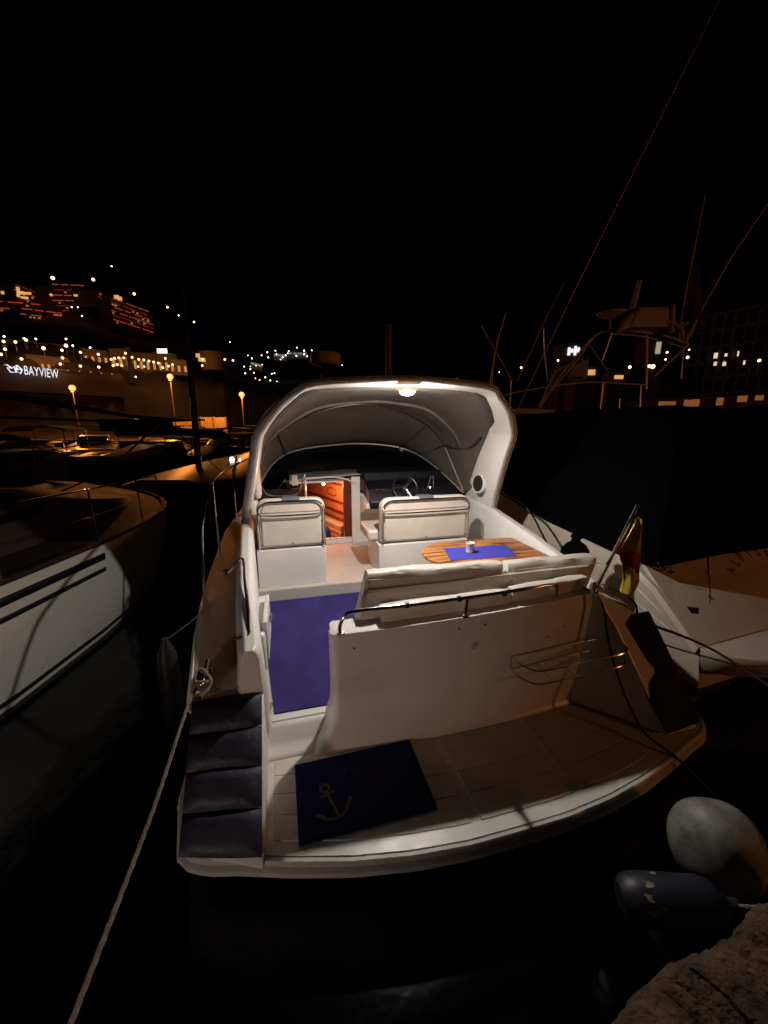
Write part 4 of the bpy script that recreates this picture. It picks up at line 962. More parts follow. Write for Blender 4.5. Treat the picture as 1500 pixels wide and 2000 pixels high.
# swim platform
h = MB(); o_ = [(.02, -.005), (.06, -.10), (.16, -.20), (.45, -.36), (.9, -.52), (1.5, -.66), (2.2, -.70), (3.0, -.66), (3.7, -.4), (4, -.005)]
h.loft([[(x, y, .455) for x, y in o_], [(x, y - .01, .44) for x, y in o_], [(x, y - .005, .36) for x, y in o_], [(x * .96 + .08, y * .8, .22) for x, y in o_]]); P('swim_platform', h, hull_r, nb, bevel=.004)
# black cover: rounded box shell with scalloped hem
h = MB(); rings = []
base = [(-.07, 5.5), (-.08, 4.2), (-.08, 3.2), (-.08, 2.2), (-.07, 1.5), (-.05, .95), (.0, .62), (.10, .50), (.5, .47), (1.0, .46), (1.8, .46), (2.6, .47), (3.4, .47), (3.9, .50), (4.08, 1.0), (4.1, 2), (4.1, 5.5)]
base = [tuple(p)[:2] for p in resample(sm([(x, y, 0) for x, y in base], 3), 90)]
cx_, cy_ = 2, 3.5
hem = []
for i, (x, y) in enumerate(base):
    if x < 0: z = interp(y, [(.8, 1.04), (2.2, 1.24), (5.5, 1.75)]) + .03 * abs(math.sin(y * 1.6))
    else: z = 1.04 + .08 * abs(math.sin((x + .1) * 1.25)) 
    hem.append(z)
for t_, ins_ in ((0, -.02), (.3, -.03), (.6, -.01), (.85, .03), (.94, .08), (1.0, .2), (1.02, .6), (1.04, 1.2)):
    ring = []
    for (x, y), z in zip(base, hem):
        dx, dy = cx_ - x, cy_ - y; dl_ = math.hypot(dx, dy); zt = 2.58 + .02 * math.sin(x * 3 + y)
        ring.append((x + dx / dl_ * ins_, y + dy / dl_ * ins_ * .6, lerp(z, zt, t_) + .01 * math.sin(x * 5 + y * 4) * t_))
    rings.append(ring)
h.loft(rings, closed=True, caps=True); P('cockpit_cover', h, black, nb, solid=.006)
h = MB()
for i in range(4, 90, 7):
    x, y = base[i]; h.sphere((x * 1.0 - (.03 if x < .1 else 0), y - .03, hem[i] + .05), .008, 8, 6)
PS('cover_snap', h, steel, nb)
# dark bag hung on the yacht side
bgm = MB(); bgm.lathe((0, 0, 0), [(.001, 0), (.12, .0), (.145, .04), (.13, .12), (.10, .17), (.05, .21), (.035, .235), (.06, .26), (.05, .28), (.001, .28)], 18)
rnd2 = random.Random(2); bgm.v = [(x + rnd2.uniform(-.008, .008), y + rnd2.uniform(-.008, .008), z) for x, y, z in bgm.v]
bp_ = B(1.80, 1.02, .72)
TM('rolled_bag', xf(bgm, Matrix.Translation(bp_)), black, 'black tied bag hanging between the two boats behind the flag', 'bag')

# foredeck, bow rail, and flybridge of a yacht further right
fy = T('flybridge_yacht', 'cream flybridge yacht with radar and tall whip aerials behind the covered one', 'motor boat', (7, 12, 0))
def F(px, py, d): return far(px, py, d)
h = MB(); a = F(1000, 812, 9.5); b_ = F(1245, 806, 11.0)
nrm = Vector((.35, 1, 0)).normalized() * 3.0
h.add([a, b_, b_ + nrm, a + nrm + Vector((0, 1, 0)), a - Vector((0, 0, .28)), b_ - Vector((0, 0, .10)), b_ + nrm - Vector((0, 0, .1)), a + nrm + Vector((0, 1, -.28)), Vector((a.x + .3, a.y + .4, -.2)), Vector((b_.x, b_.y + .4, -.2)), Vector((b_.x, b_.y + 3, -.2)), Vector((a.x + .3, a.y + 4, -.2))],
      [(0, 1, 2, 3), (0, 4, 5, 1), (1, 5, 6, 2), (2, 6, 7, 3), (3, 7, 4, 0), (4, 8, 9, 5), (5, 9, 10, 6), (6, 10, 11, 7), (7, 11, 8, 4)])
P('hull', h, hull_r, fy, bevel=.03)
h = MB(); c0 = F(1008, 808, 9.7); h.loft([[c0 + Vector(q) for q in ((0, 0, 0), (.04, 0, .13), (.62, .1, .12), (.95, .2, .10), (1.0, .2, 0))], [c0 + Vector(q) + Vector((.1, .8, 0)) for q in ((0, 0, 0), (.04, 0, .13), (.62, .1, .12), (.95, .2, .10), (1.0, .2, 0))]]); P('deck_locker', h, cream, fy, bevel=.02)
h = MB(); h.tube(sm([F(965, 780, 9.0), F(1000, 768, 9.2), F(1060, 757, 9.6), F(1130, 748, 10), F(1180, 747, 10.3), F(1262, 752, 11)], 5), .016, 6)
for p, q_ in ((F(1180, 748, 10.3), F(1172, 808, 10.3)), (F(1252, 752, 10.9), F(1249, 806, 10.9)), (F(999, 742, 9.2), F(996, 800, 9.2)), (F(1210, 778, 10.6), F(1209, 806, 10.6))): h.tube([p, q_], .016, 6)
P('bow_rail', h, tubep, fy)
D = 12
h = MB()
h.tube(sm([F(1050, 798, D), F(1090, 740, D), F(1130, 690, D), F(1163, 655, D), F(1195, 646, D), F(1250, 648, D), F(1300, 656, D + .5), F(1345, 672, D + 1)], 4), .026, 6)
h.tube([F(1163, 652, D), F(1130, 700, D), F(1080, 760, D), F(1052, 800, D)], .020, 6); h.tube([F(1195, 650, D), F(1176, 705, D)], .018, 6); h.tube([F(1150, 672, D), F(1188, 725, D)], .014, 6)
h.tube([F(1345, 672, D), F(1300, 715, D), F(1278, 735, D)], .022, 6); h.tube([F(1335, 680, D), F(1330, 740, D)], .02, 6); h.tube(sm([F(1195, 652, D), F(1260, 658, D + .2), F(1335, 678, D + .4)], 4), .02, 6); h.tube([F(1264, 655, D), F(1262, 760, D)], .03, 6)
P('flybridge_frame', h, tubep, fy)
h = MB(); c0 = F(1193, 648, D); h.lathe(c0, [(.06, 0), (.045, .05), (.05, .26), (.12, .32), (.36, .40), (.38, .44), (.32, .47), (.001, .48)], 18); P('satellite_dome', h, cream, fy)
h = MB(); c0 = F(1255, 645, D); h.loft([[c0 + Vector((x, y, 0)) for x, y in ((-.50, -.3), (.55, -.3), (.55, .3), (-.50, .3))], [c0 + Vector((x, y, .38)) for x, y in ((-.36, -.26), (.53, -.28), (.53, .28), (-.36, .26))], [c0 + Vector((x, y, .48)) for x, y in ((-.25, -.2), (.47, -.24), (.47, .24), (-.25, .2))]]); P('life_raft_canister', h, cream, fy, bevel=.05)
h = MB(); h.tube([F(1222, 640, D), F(1232, 615, D), F(1250, 548, D)], [.08, .07, .055], 8); h.tube([F(1312, 650, D), F(1315, 596, D)], [.06, .05], 8); PS('outrigger_base', h, cream, fy)
h = MB(); h.add([F(1350, 520, D), F(1366, 515, D), F(1372, 640, D), F(1335, 640, D), F(1366, 515, D + .2), F(1372, 640, D + .4)], [(0, 1, 2, 3)]); P('furled_flag', h, mat('maroon_cloth', (.12, .03, .02), .9, noise=.4), fy, solid=.05)
h = MB(); h.sphere(F(1331, 632, D), .05); h.sphere(F(1336, 634, D), .04); h.sphere(F(1341, 632, D), .05); h.tube([F(1300, 628, D), F(1330, 640, D), F(1333, 662, D)], .06); h.tube([F(1360, 625, D), F(1338, 668, D)], .05); P('lamp_bracket', h, cream, fy)
h = MB(); h.tube([F(1052, 795, 11.5), F(1085, 725, 11.5), F(1118, 708, 12), F(1137, 700, 12), F(1142, 740, 12), F(1120, 745, 12)], .03); h.loft([[F(1120, 715, 13), F(1150, 700, 13), F(1148, 735, 13), F(1110, 735, 13)], [F(1120, 715, 14), F(1150, 700, 14), F(1148, 735, 14), F(1110, 735, 14)]]); PS('windscreen_mould', h, cream, fy)
AER = mat('aerial_white', (.5, .48, .46), .5)
for (nm, pts, r_, lab) in (('whip_aerial', [F(1003, 815, 9.4), F(1123, 565, 9.4), F(1215, 380, 9.4), F(1405, 0, 9.4)], [.022, .018, .014, .008], 'longest pale whip aerial slanting up beside the radar arch'),
                           ('whip_aerial', [F(1010, 745, 11), F(1060, 635, 11), F(1103, 550, 11)], [.02, .016, .008], 'short slanting whip aerial left of the flybridge'),
                           ('whip_aerial', [F(1328, 640, 12), F(1350, 520, 12), F(1378, 380, 12)], [.02, .014, .006], 'thin upright aerial above the flybridge lamps'),
                           ('whip_aerial', [F(1366, 612, 12), F(1430, 500, 12), F(1500, 398, 12)], [.022, .018, .012], 'slanting aerial leaving the right edge of the photo')):
    mb = MB(); mb.tube(pts, r_, 6); TM(nm, mb, AER, lab, 'aerial', group='whip aerials')
ff = T('fishing_rod_rack', 'crossed steel rods standing above the radar arch right corner', 'rod rack', tuple(F(1000, 800, 9)))
h = MB(); h.tube([F(940, 637, 9), F(965, 680, 9), F(998, 740, 9)], .012); h.tube([F(988, 612, 9), F(972, 665, 9), F(955, 758, 9)], .012); h.tube([F(966, 690, 9), F(960, 760, 9)], .010); h.tube([F(1062, 640, 9), F(1064, 690, 9), F(1070, 745, 9)], .011); PS('rod', h, tubep, ff)

# ================================================================= FAR MARINA (left)
def small_boat(loc, rot, scale, label, first=[None]):
    if first[0] is None:
        t_ = T('moored_boat', label, 'motor boat', (0, 0, 0), I4, 'boats moored across the marina'); first[0] = t_
        h = MB(); rings = []
        for i in range(12):
            u_ = i / 11; y = -3.5 + 7 * u_; hw = 1.25 * (1 - max(0, (u_ - .45) / .55) ** 2.2) + .02; zt = .85 + .45 * u_
            rings.append([(-hw, y, zt), (-hw * .85, y, .1), (0, y, -.3), (hw * .85, y, .1), (hw, y, zt), (hw * .8, y, zt + .05), (-hw * .8, y, zt + .05)])
        h.loft(rings); P('hull', h, far_white, t_)
        h = MB(); h.loft([[(-.9, -.6, .95), (.9, -.6, .95), (.75, -.5, 1.55), (-.75, -.5, 1.55)], [(-.9, 1.0, 1.05), (.9, 1.0, 1.05), (.75, .5, 1.6), (-.75, .5, 1.6)], [(-.6, 2.4, 1.15), (.6, 2.4, 1.15), (.5, 2.1, 1.25), (-.5, 2.1, 1.25)]]); P('cabin', h, far_white, t_, bevel=.05)
        h = MB(); h.loft([[(-.82, -.42, 1.22), (.82, -.42, 1.22), (.76, -.46, 1.5), (-.76, -.46, 1.5)], [(-.86, .9, 1.22), (.86, .9, 1.22), (.79, .55, 1.5), (-.79, .55, 1.5)]]) if False else None
        h.box(-.70, .70, .74, .80, 1.2, 1.5); h.box(-.835, -.80, -.3, .5, 1.22, 1.46); h.box(.80, .835, -.3, .5, 1.22, 1.46); h.box(-.6, .6, -.625, -.55, 1.1, 1.5); PS('window', h, glassd, t_)
        h = MB(); rr2 = []
        for i in range(7):
            y = -2.6 + i * .45; rr2.append([(1.05 * math.cos(a), y, 1.95 + .22 * math.sin(a)) for a in [R(k) for k in range(0, 181, 20)]])
        h.loft(rr2, closed=False); P('canopy', h, far_dark, t_, solid=.03)
        h = MB()
        for x in (-1.05, 1.05):
            for y in (-2.6, .1): h.tube([(x, y, .9), (x, y, 1.97)], .02)
        PS('canopy_post', h, steel, t_); h = MB()
        h.tube(sm([(-1.1, 0, 1.5), (-.9, 2.2, 1.75), (0, 3.4, 1.85), (.9, 2.2, 1.75), (1.1, 0, 1.5)], 5), .02); P('rail', h, steel, t_)
        o = t_
    else:
        src = first[0]; o = src.copy(); col.objects.link(o)
        for c_ in src.children:
            k = c_.copy(); col.objects.link(k); k.parent = o
        o['label'] = label
    o.location = loc; o.rotation_euler = (0, 0, R(rot)); o.scale = (scale,) * 3
    return o
bl = [((-13.0, 13.5, 0), -20, 1.0, 'nearest boat of the far row, its white deckhouse behind the left cruiser awning'),
      ((-9.5, 16.5, 0), 160, 1.05, 'far moored boat with its stern turned toward us left of the yacht mast'),
      ((-16.5, 18.5, 0), 200, 1.1, 'moored boat at the left picture edge behind the guard rail'),
      ((-12.5, 22, 0), 10, 1.0, 'moored boat in front of the low orange lit wall'),
      ((-9.2, 23, 0), 185, 1.05, 'moored boat just right of the bare mast below the orange container'),
      ((-7.6, 18, 0), 170, .95, 'moored boat under the middle street lamp, nearest the radar arch'),
      ((-10.6, 29, 0), 175, 1.1, 'moored boat farthest back below the square orange container'),
      ((-20, 27, 0), 30, 1.1, 'moored boat farthest left in front of the leftmost street lamp'),
      ((-15.5, 30, 0), 190, 1.1, 'moored boat behind the dark awning post at the left'),
      ((-8.9, 36, 0), 182, 1.1, 'smallest moored boat under the rightmost street lamp')]
for a in bl: small_boat(*a)

# floodlight on a stand in the marina, its reflection built as lower glowing spheres
fld = T('quay_floodlight', 'bright white floodlight and its modelled reflection on the pontoon left of the radar arch', 'floodlight', tuple(far(455, 990, 13)))
p0 = far(453, 897, 13); p1 = far(455, 936, 13); h = MB(); h.tube([far(457, 990, 13), p0 + Vector((.02, .1, 0))], .03); h.box(p0.x - .12, p0.x + .12, p0.y + .03, p0.y + .12, p0.z - .08, p0.z + .10); h.box(p1.x - .12, p1.x + .12, p1.y + .03, p1.y + .12, p1.z - .08, p1.z + .08); P('stand', h, blackp, fld)
h = MB(); h.sphere(p0, .07); h.sphere(p1, .06, 12, 8, (1, 1, 1.3)); h.sphere(p0 + Vector((.25, 0, -.02)), .03); h.sphere(p1 + Vector((-.22, 0, -.04)), .03); PS('lamp_and_reflection', h, e_flood, fld)

# street lamps
def street_lamp(px, pyt, pyb, d, label, power):
    top = far(px, pyt, d); t_ = T('street_lamp', label, 'street lamp', (top.x, top.y, .95), I4, 'sodium street lamps on the far quay')
    h = MB(); h.tube([(top.x, top.y, .95), (top.x, top.y, top.z - .45)], [.075, .045], 8); h.tube([(top.x, top.y, top.z - .45), (top.x, top.y, top.z - .25)], [.16, .10], 8); P('pole', h, pole_m, t_)
    h = MB(); h.lathe((top.x, top.y, top.z - .26), [(.10, -.06), (.22, .0), (.29, .12), (.31, .25), (.27, .38), (.16, .49), (.001, .53)], 14); P('lamp_head', h, e_sod, t_)
    lamp('street_lamp_light', 'POINT', (top.x, top.y - .5, top.z), power * .9, (1, .30, .045), .25)
street_lamp(332, 735, 865, 49, 'sodium street lamp above the orange container, middle of three', 2600)
street_lamp(472, 770, 860, 49, 'sodium street lamp nearest the radar arch, rightmost of three', 2200)
street_lamp(141, 757, 850, 53, 'sodium street lamp below the BAYVIEW sign, leftmost of three', 1500)

# containers
for (x0, x1, yt, yb, d, lab) in ((262, 388, 815, 870, 51.2, 'long low orange lit storage container behind the mast'), (390, 440, 814, 872, 51.0, 'square orange lit storage container right of the bare mast')):
    a = far(x0, yt, d); b_ = far(x1, yt, d); h = MB(); dirv = (b_ - a); dirv.z = 0; L__ = dirv.length; dirv.normalize(); nv = Vector((-dirv.y, dirv.x, 0)); zt = a.z
    t_ = T('storage_container', lab, 'container', (a.x, a.y, .95)); N = int(L__ / .22)
    fr1 = [a + dirv * (L__ * i / (2 * N)) + nv * (.0 if i % 2 else .07) for i in range(2 * N + 1)]; bk1 = [p + nv * 2.4 for p in fr1]
    h.loft([[Vector((p.x, p.y, .95)) for p in fr1], [Vector((p.x, p.y, zt - .05)) for p in fr1], [Vector((p.x, p.y, zt)) for p in bk1], [Vector((p.x, p.y, .95)) for p in bk1]], closed=False); P('body', h, box_m, t_)
    h = MB()
    for f_ in (.0, .5, .985): q_ = a + dirv * L__ * f_; h.box(q_.x, q_.x + .1, q_.y - .03, q_.y + .1, .95, zt + .03)
    PS('corner_post', h, trim, t_)

# bayview terraces: retaining wall + sign + lit terraces
def wallblock(name, label, cat, p0, p1, h_, depth, m_, group=None):
    """block whose top edge runs p0 -> p1"""
    t_ = T(name, label, cat, (p0.x, p0.y, min(p0.z, p1.z) - h_), I4, group)
    dv_ = (p1 - p0); dv_.z = 0; nv = Vector((-dv_.y, dv_.x, 0)).normalized() * depth
    h = MB(); a, b_ = p0, p1
    lo = Vector((0, 0, h_))
    h.add([a, b_, b_ + nv, a + nv, a - lo, b_ - lo, b_ + nv - lo, a + nv - lo], [(0, 1, 2, 3), (4, 7, 6, 5), (0, 4, 5, 1), (1, 5, 6, 2), (2, 6, 7, 3), (3, 7, 4, 0)])
    P('walls', h, m_, t_); return t_
d0 = 76
bay = wallblock('terrace_building', 'long lit terrace building carrying the BAYVIEW sign', 'building', far(-120, 702, 80), far(238, 733, 80), 3.5, 5, concrete)
e0, e1 = far(-120, 702, 79.6), far(238, 733, 79.6)
h = MB(); h.tube([e0, e1], .10, 6); P('roof_edge', h, concrete, bay)
h = MB()
for i in range(14):
    q_ = e0.lerp(e1, (i + .6) / 14.5); h.sphere(q_ + Vector((0, -.15, .05)), .10, 6, 4)
PS('edge_light', h, emis('edge_glow', (1, .5, .3), .5), bay)
def onwall(px, py):
    q = ray(px, py); c0_ = Vector((0, 0, CAM_Z)); nn_ = (e1 - e0).cross(Vector((0, 0, 1))).normalized(); k_ = (e0 - c0_).dot(nn_) / q.dot(nn_); return c0_ + q * (k_ * .992)
sx0, sx1 = onwall(47, 731), onwall(115, 739); sdir = (sx1 - sx0).normalized(); snorm = Vector((sdir.y, -sdir.x, 0)).normalized(); sup = snorm.cross(sdir) * 1
if sup.z < 0: sup = -sup
tg = text_mb('BAYVIEW', 1.75, .05, 0, 'LEFT', 1.05); wdt = max(v[0] for v in tg.v); k = (sx1 - sx0).length / wdt
SM = basis(sx0, sdir, sup, sdir.cross(sup))
tg.v = [(x * k, y * 1.0, z) for x, y, z in tg.v]; sign = P('sign_letters', xf(tg, SM), e_sign, bay)
lg = MB()
def zig(pts, r_=.11): lg.tube([(x * .52 + .02, y * .72 - .02, 0) for x, y in pts], r_ * .8, 5)
LS = .70
zig([(-3.4, 1.5), (-2.3, .95), (-1.9, 1.35), (-1.6, .2), (-2.7, .15), (-3.3, .9), (-2.3, .95)]); zig([(-1.4, 1.6), (-.3, .9), (-.75, .1), (-1.5, .4), (-1.4, 1.6)]); zig([(-1.4, .9), (-.3, .9)])
zig([(-5.9, .3), (-5.5, 1.3), (-5.1, .5)])
P('sign_emblem', xf(lg, SM), e_sign, bay)
tl = lambda i: 'lit hillside terrace block'
terr = [((0, 664), (75, 670), 96, 2.5, 'upper left lit terrace under three stacked lamps'), ((78, 672), (128, 676), 94, 2.2, 'small lit terrace with two warm lamps in mid hill'),
        ((50, 695), (135, 702), 86, 3, 'lower terrace just above the BAYVIEW sign'), ((160, 682), (212, 688), 90, 3, 'terrace block left of the warm arcade'),
        ((213, 684), (255, 684), 88, 3.6, 'brightly lit arcade villa beside the dark chimney'), ((256, 690), (330, 695), 90, 3.6, 'wide warm villa right of the dark chimney'),
        ((300, 690), (345, 694), 93, 2.4, 'villa terrace under the white illuminated panel'), ((330, 703), (368, 706), 86, 2.6, 'low lit villa left of the mast')]
for (a_, b2, d, hh, lab) in terr:
    p0, p1 = far(a_[0], a_[1], d), far(b2[0], b2[1], d); t_ = wallblock('terrace_house', lab, 'house', p0, p1, hh, 5, plaster, 'lit houses on the hillside')
    h = MB(); nn_ = max(2, int((b2[0] - a_[0]) / 11))
    dv_ = p1 - p0
    for i in range(nn_):
        c0 = p0 + dv_ * ((i + .25) / nn_) - Vector((0, .06, hh * .75)); c1 = p0 + dv_ * ((i + .6) / nn_) - Vector((0, .06, hh * .75))
        h.add([c0, c1, c1 + Vector((0, 0, hh * .4)), c0 + Vector((0, 0, hh * .4))] + [q_ + Vector((0, .1, 0)) for q_ in (c0, c1, c1 + Vector((0, 0, hh * .4)), c0 + Vector((0, 0, hh * .4)))], [(0, 1, 2, 3), (7, 6, 5, 4), (0, 4, 5, 1), (1, 5, 6, 2), (2, 6, 7, 3), (3, 7, 4, 0)])
    PS('window', h, e_wind, t_)
    h = MB(); h.tube([p0 + Vector((0, -.3, .1)), p1 + Vector((0, -.3, .1))], .12, 6); P('cornice', h, plaster, t_)
t_ = wallblock('chimney_tower', 'dark square tower between the two brightest villas', 'tower', far(244, 677, 84), far(254, 677, 84), 6, 1.3, mat('dark_tower', (.03, .025, .02), .9))
# round tower building
c0 = far(402, 685, 88); t_ = T('round_house', 'round lit house with two glowing windows beside the mast', 'house', (c0.x, c0.y, c0.z - 5), I4, 'lit houses on the hillside')
h = MB(); h.lathe((c0.x, c0.y + 3, c0.z - 5), [(2.4, 1.6), (2.4, 4.8), (2.6, 4.9), (2.6, 5.1), (.01, 5.3)], 20); P('walls', h, plaster, t_)
h = MB()
for q_ in ((386, 694), (391, 702), (397, 703)):
    p = far(q_[0], q_[1], 87.5); h.box(p.x - .35, p.x + .3, p.y - .05, p.y + .3, p.z - .35, p.z + .35)
PS('window', h, e_win, t_)
# illuminated white panel
p = far(316, 685, 92); pn = MB(); pn.box(p.x - .95, p.x + .95, p.y, p.y + .2, p.z - .45, p.z + .4); TM('illuminated_panel', pn, emis('panel_white', (.95, 1, .85), 1.6), 'small white illuminated panel above the villas', 'sign')

# upper hotel terraces with red strip lights
def hotel(x0, y0, x1, y1, d, floors, fh, label, wins, m_str):
    p0, p1 = far(x0, y0, d), far(x1, y1, d + 6); t_ = wallblock('hillside_hotel', label, 'hotel', p0, p1, floors * fh + 2, 8, bld_d, 'hotel blocks on the ridge')
    dv_ = (p1 - p0); L__ = dv_.length
    rr3 = random.Random(int(x0 * 7 + y0))
    floors *= 2; fh /= 2
    for i in range(floors):
        h = MB(); off = rr3.uniform(0, .12); k = off
        while k < .97:
            seg = rr3.uniform(.08, .3); e_ = min(.99, k + seg); h.tube([p0 + dv_ * k + Vector((0, -.5, -.3 - i * fh)), p0 + dv_ * e_ + Vector((0, -.5, -.3 - i * fh))], .11, 5); k = e_ + rr3.uniform(.02, .12)
        PS('balcony_strip', h, (m_str, e_redd, e_orr)[(i * 5 + int(x0)) % 3], t_)
    h = MB()
    for (wx, wy, ww, wh_) in wins:
        q_ = far(wx, wy, d - .3); h.box(q_.x - ww, q_.x + ww, q_.y - .3, q_.y + .2, q_.z - wh_, q_.z + wh_)
    if h.v: PS('window', h, e_win, t_)
    if floors > 1:
        h = MB()
        for _k in range(int(L__ * .9)):
            q_ = p0 + dv_ * rr3.uniform(.02, .98) + Vector((0, -.3, -.9 - rr3.randrange(floors) * fh)); e_ = rr3.uniform(.12, .4)
            h.box(q_.x - e_, q_.x + e_, q_.y - .2, q_.y + .2, q_.z - .22, q_.z + .2)
        PS('balcony_light', h, e_bal, t_)
    return t_
hotel(-80, 556, 30, 566, 175, 3, 3.4, 'hotel block at the far left edge of the ridge', [(6, 572, .4, .4), (13, 573, .4, .8)], e_redd)
hotel(28, 553, 72, 570, 172, 3, 3.2, 'hotel block with the glowing gabled lounge on the ridge', [(36, 568, .35, 1.0), (42, 572, .9, .35), (52, 573, 1.3, .28), (36, 577, .3, .4), (44, 581, .4, .25), (51, 582, .6, .3)], e_red)
hotel(-60, 582, 82, 594, 165, 2, 3.6, 'long low hotel terrace below the gabled lounge', [], e_red)
hotel(36, 600, 124, 611, 160, 1, 3.0, 'lowest hotel terrace with a continuous red strip light', [], e_red)
hotel(98, 554, 170, 557, 170, 6, 3.1, 'tallest hotel block between the two white roof lamps', [(100, 576, .3, .3), (148, 577, .5, .25)], e_red)
hotel(193, 568, 214, 582, 168, 1, 3, 'short red lit stair wall right of the tall hotel', [], e_red)
hotel(212, 578, 298, 610, 163, 3, 2.6, 'stepped hotel wing descending the ridge to the right', [(228, 580, .7, .5), (234, 583, .6, .5)], e_red)

# hillside lamps
HL = []; HO = []
def hlamp(px, py, r_, m_, label, group, d=None):
    if d is None:
        p, d = onhill(px, py)
        if d > 195: d = 150
    d -= 1.5; p = far(px, py, d)
    r_ *= .62; HL.append((group, px, py, label)); t_ = T('hillside_lamp', label, 'lamp', (p.x, p.y, p.z - 1.3), I4, group)
    h = MB(); h.sphere(p, r_, 8, 6); P('globe', h, m_, t_)
    h = MB(); h.tube([(p.x, p.y, p.z - 1.3), (p.x, p.y, p.z - r_)], .035, 5); P('pole', h, dsteel, t_); HO.append(t_)
    return t_
GW = 'warm lamps on the terraced hillside'; GC = 'white lamps high on the hillside'; GV = 'tiny lights of the distant village'
LW = 'small warm lamp among the hillside terraces'; LC = 'small white lamp standing on the dark upper hillside'; LV = 'tiny light of the distant village above the radar arch'
for x, y in ((10, 682), (7, 667), (85, 680), (121, 684), (122, 699), (42, 701), (118, 711), (157, 715), (193, 717), (157, 688), (192, 692), (2, 692), (51, 664), (129, 675), (30, 668)):
    hlamp(x, y, .30 if (x + y) % 3 else .4, e_warm, LW, GW, 84)
for x, y in ((217, 702), (224, 700), (232, 699), (242, 699), (221, 714), (229, 712), (238, 714), (258, 698), (271, 702), (281, 703), (291, 705), (300, 707), (309, 709), (323, 700), (318, 718), (337, 712), (372, 693), (396, 702), (395, 714), (439, 702), (455, 704), (245, 690), (329, 715)):
    hlamp(x, y, .27, e_warm, LW, GW, 82)
for x, y in ((8, 657), (47, 661), (70, 662), (176, 679), (142, 675), (129, 662), (270, 716), (282, 716), (265, 736), (270, 788)): hlamp(x, y, .22, e_cool, LC, GC, 84)
for x, y, r_ in ((103, 543, .75), (182, 546, .7), (262, 574, .6), (327, 600, .5), (349, 616, .35), (379, 629, .5), (449, 668, .35), (218, 520, .35), (140, 600, .3), (152, 600, .3), (160, 617, .3)): hlamp(x, y, r_, e_cool if r_ < .45 else e_warm, LC, GC, 160)
rv = random.Random(11)
vl = [(496, 728), (518, 737), (531, 730), (536, 729), (541, 745), (507, 742), (504, 751), (499, 739), (489, 721), (484, 694), (492, 700), (477, 716), (489, 716), (512, 712), (500, 714), (511, 694), (522, 688), (524, 698), (538, 685), (540, 692), (558, 694), (564, 686), (562, 690), (579, 695), (594, 685), (594, 692), (600, 696), (609, 684), (643, 703), (648, 704), (668, 713), (528, 743), (548, 702), (552, 698), (580, 679), (479, 729), (551, 757)]
for x, y in vl: hlamp(x, y, rv.uniform(.24, .42), e_warm if x < 520 and rv.random() < .7 else e_cool, LV, GV, 150)
# village house strips
for (xa, ya, xb, yb, lab) in ((535, 690, 560, 692, 'pale village house row left of the radome'), (562, 687, 600, 688, 'pale village house row just left of the radome'), (490, 706, 512, 712, 'pale lowest village house on the far slope')):
    t_ = wallblock('village_house', lab, 'house', far(xa, ya, 152), far(xb, yb, 152), 2.2, 4, plaster, 'village houses on the far slope')
    h = MB(); a, b_ = far(xa, ya + 3, 151.5), far(xb, yb + 3, 151.5)
    for i in range(4):
        q_ = a.lerp(b_, (i + .5) / 4); h.box(q_.x - .5, q_.x + .5, q_.y - .1, q_.y + .1, q_.z - .3, q_.z + .3)
    PS('window', h, emis('village_window', (.8, .8, .75), .25), t_)

# right-hand apartment building and lights
fb = T('apartment_block', 'large dark apartment block rising behind the boats at the right edge', 'building', tuple(far(1450, 790, 66)))
def Z(px, py, d): return far(px, py, d)
A_, B_ = Z(1365, 622, 64), Z(1640, 590, 60)
dv_ = B_ - A_; dv_.z = 0; nv = Vector((-dv_.y, dv_.x, 0)).normalized() * 14
topz = A_.z; h = MB()
def blk(mb, a, b_, nvv, z0, z1): mb.add([Vector((a.x, a.y, z0)), Vector((b_.x, b_.y, z0)), Vector((b_.x, b_.y, z0)) + nvv, Vector((a.x, a.y, z0)) + nvv, Vector((a.x, a.y, z1)), Vector((b_.x, b_.y, z1)), Vector((b_.x, b_.y, z1)) + nvv, Vector((a.x, a.y, z1)) + nvv], [(3, 2, 1, 0), (4, 5, 6, 7), (0, 1, 5, 4), (1, 2, 6, 5), (2, 3, 7, 6), (3, 0, 4, 7)])
blk(h, A_, B_, nv, .9, topz); P('walls', h, bld_d, fb)
h = MB(); u_ = dv_.normalized(); on = -nv.normalized()
fl_h = (topz - 4.5) / 6
for i in range(7):
    a = A_ + on * 1.2; b2 = B_ + on * 1.2; blk(h, a, b2, -on * 1.3, 4.2 + i * fl_h, 4.45 + i * fl_h); 
PS('balcony_slab', h, bld_d, fb)
h = MB()
for k in range(12):
    q_ = A_ + dv_ * (k / 11.5) + on * 1.2; blk(h, q_, q_ + u_ * .3, -on * 1.3, 4.2, topz)
PS('divider_wall', h, bld_d, fb)
h = MB(); rr4 = random.Random(4)
for k in range(11):
    for i in range(6):
        if rr4.random() < .0: continue
        q_ = A_ + dv_ * ((k + .35) / 11.5) + on * .05; blk(h, q_, q_ + u_ * 1.5, -on * .06, 4.9 + i * fl_h, 6.3 + i * fl_h)
PS('window', h, glassd, fb)
h = MB()
for (x, y, s_) in ((1398, 694, .22), (1444, 690, .2), (1397, 710, .15), (1415, 709, .2), (1452, 707, .2), (1448, 688, .15), (1418, 693, .12)):
    q_ = Z(x, y, 61.5); h.box(q_.x - s_ * .7, q_.x + s_ * .7, q_.y - .1, q_.y + .1, q_.z - s_ * 1.5, q_.z + s_ * 1.2)
PS('lit_window', h, emis('pale_window', (1, .9, .6), .7), fb)
ar = T('arcade', 'low warm lit arcade along the right shore above the black cover', 'building', tuple(Z(1400, 795, 50)))
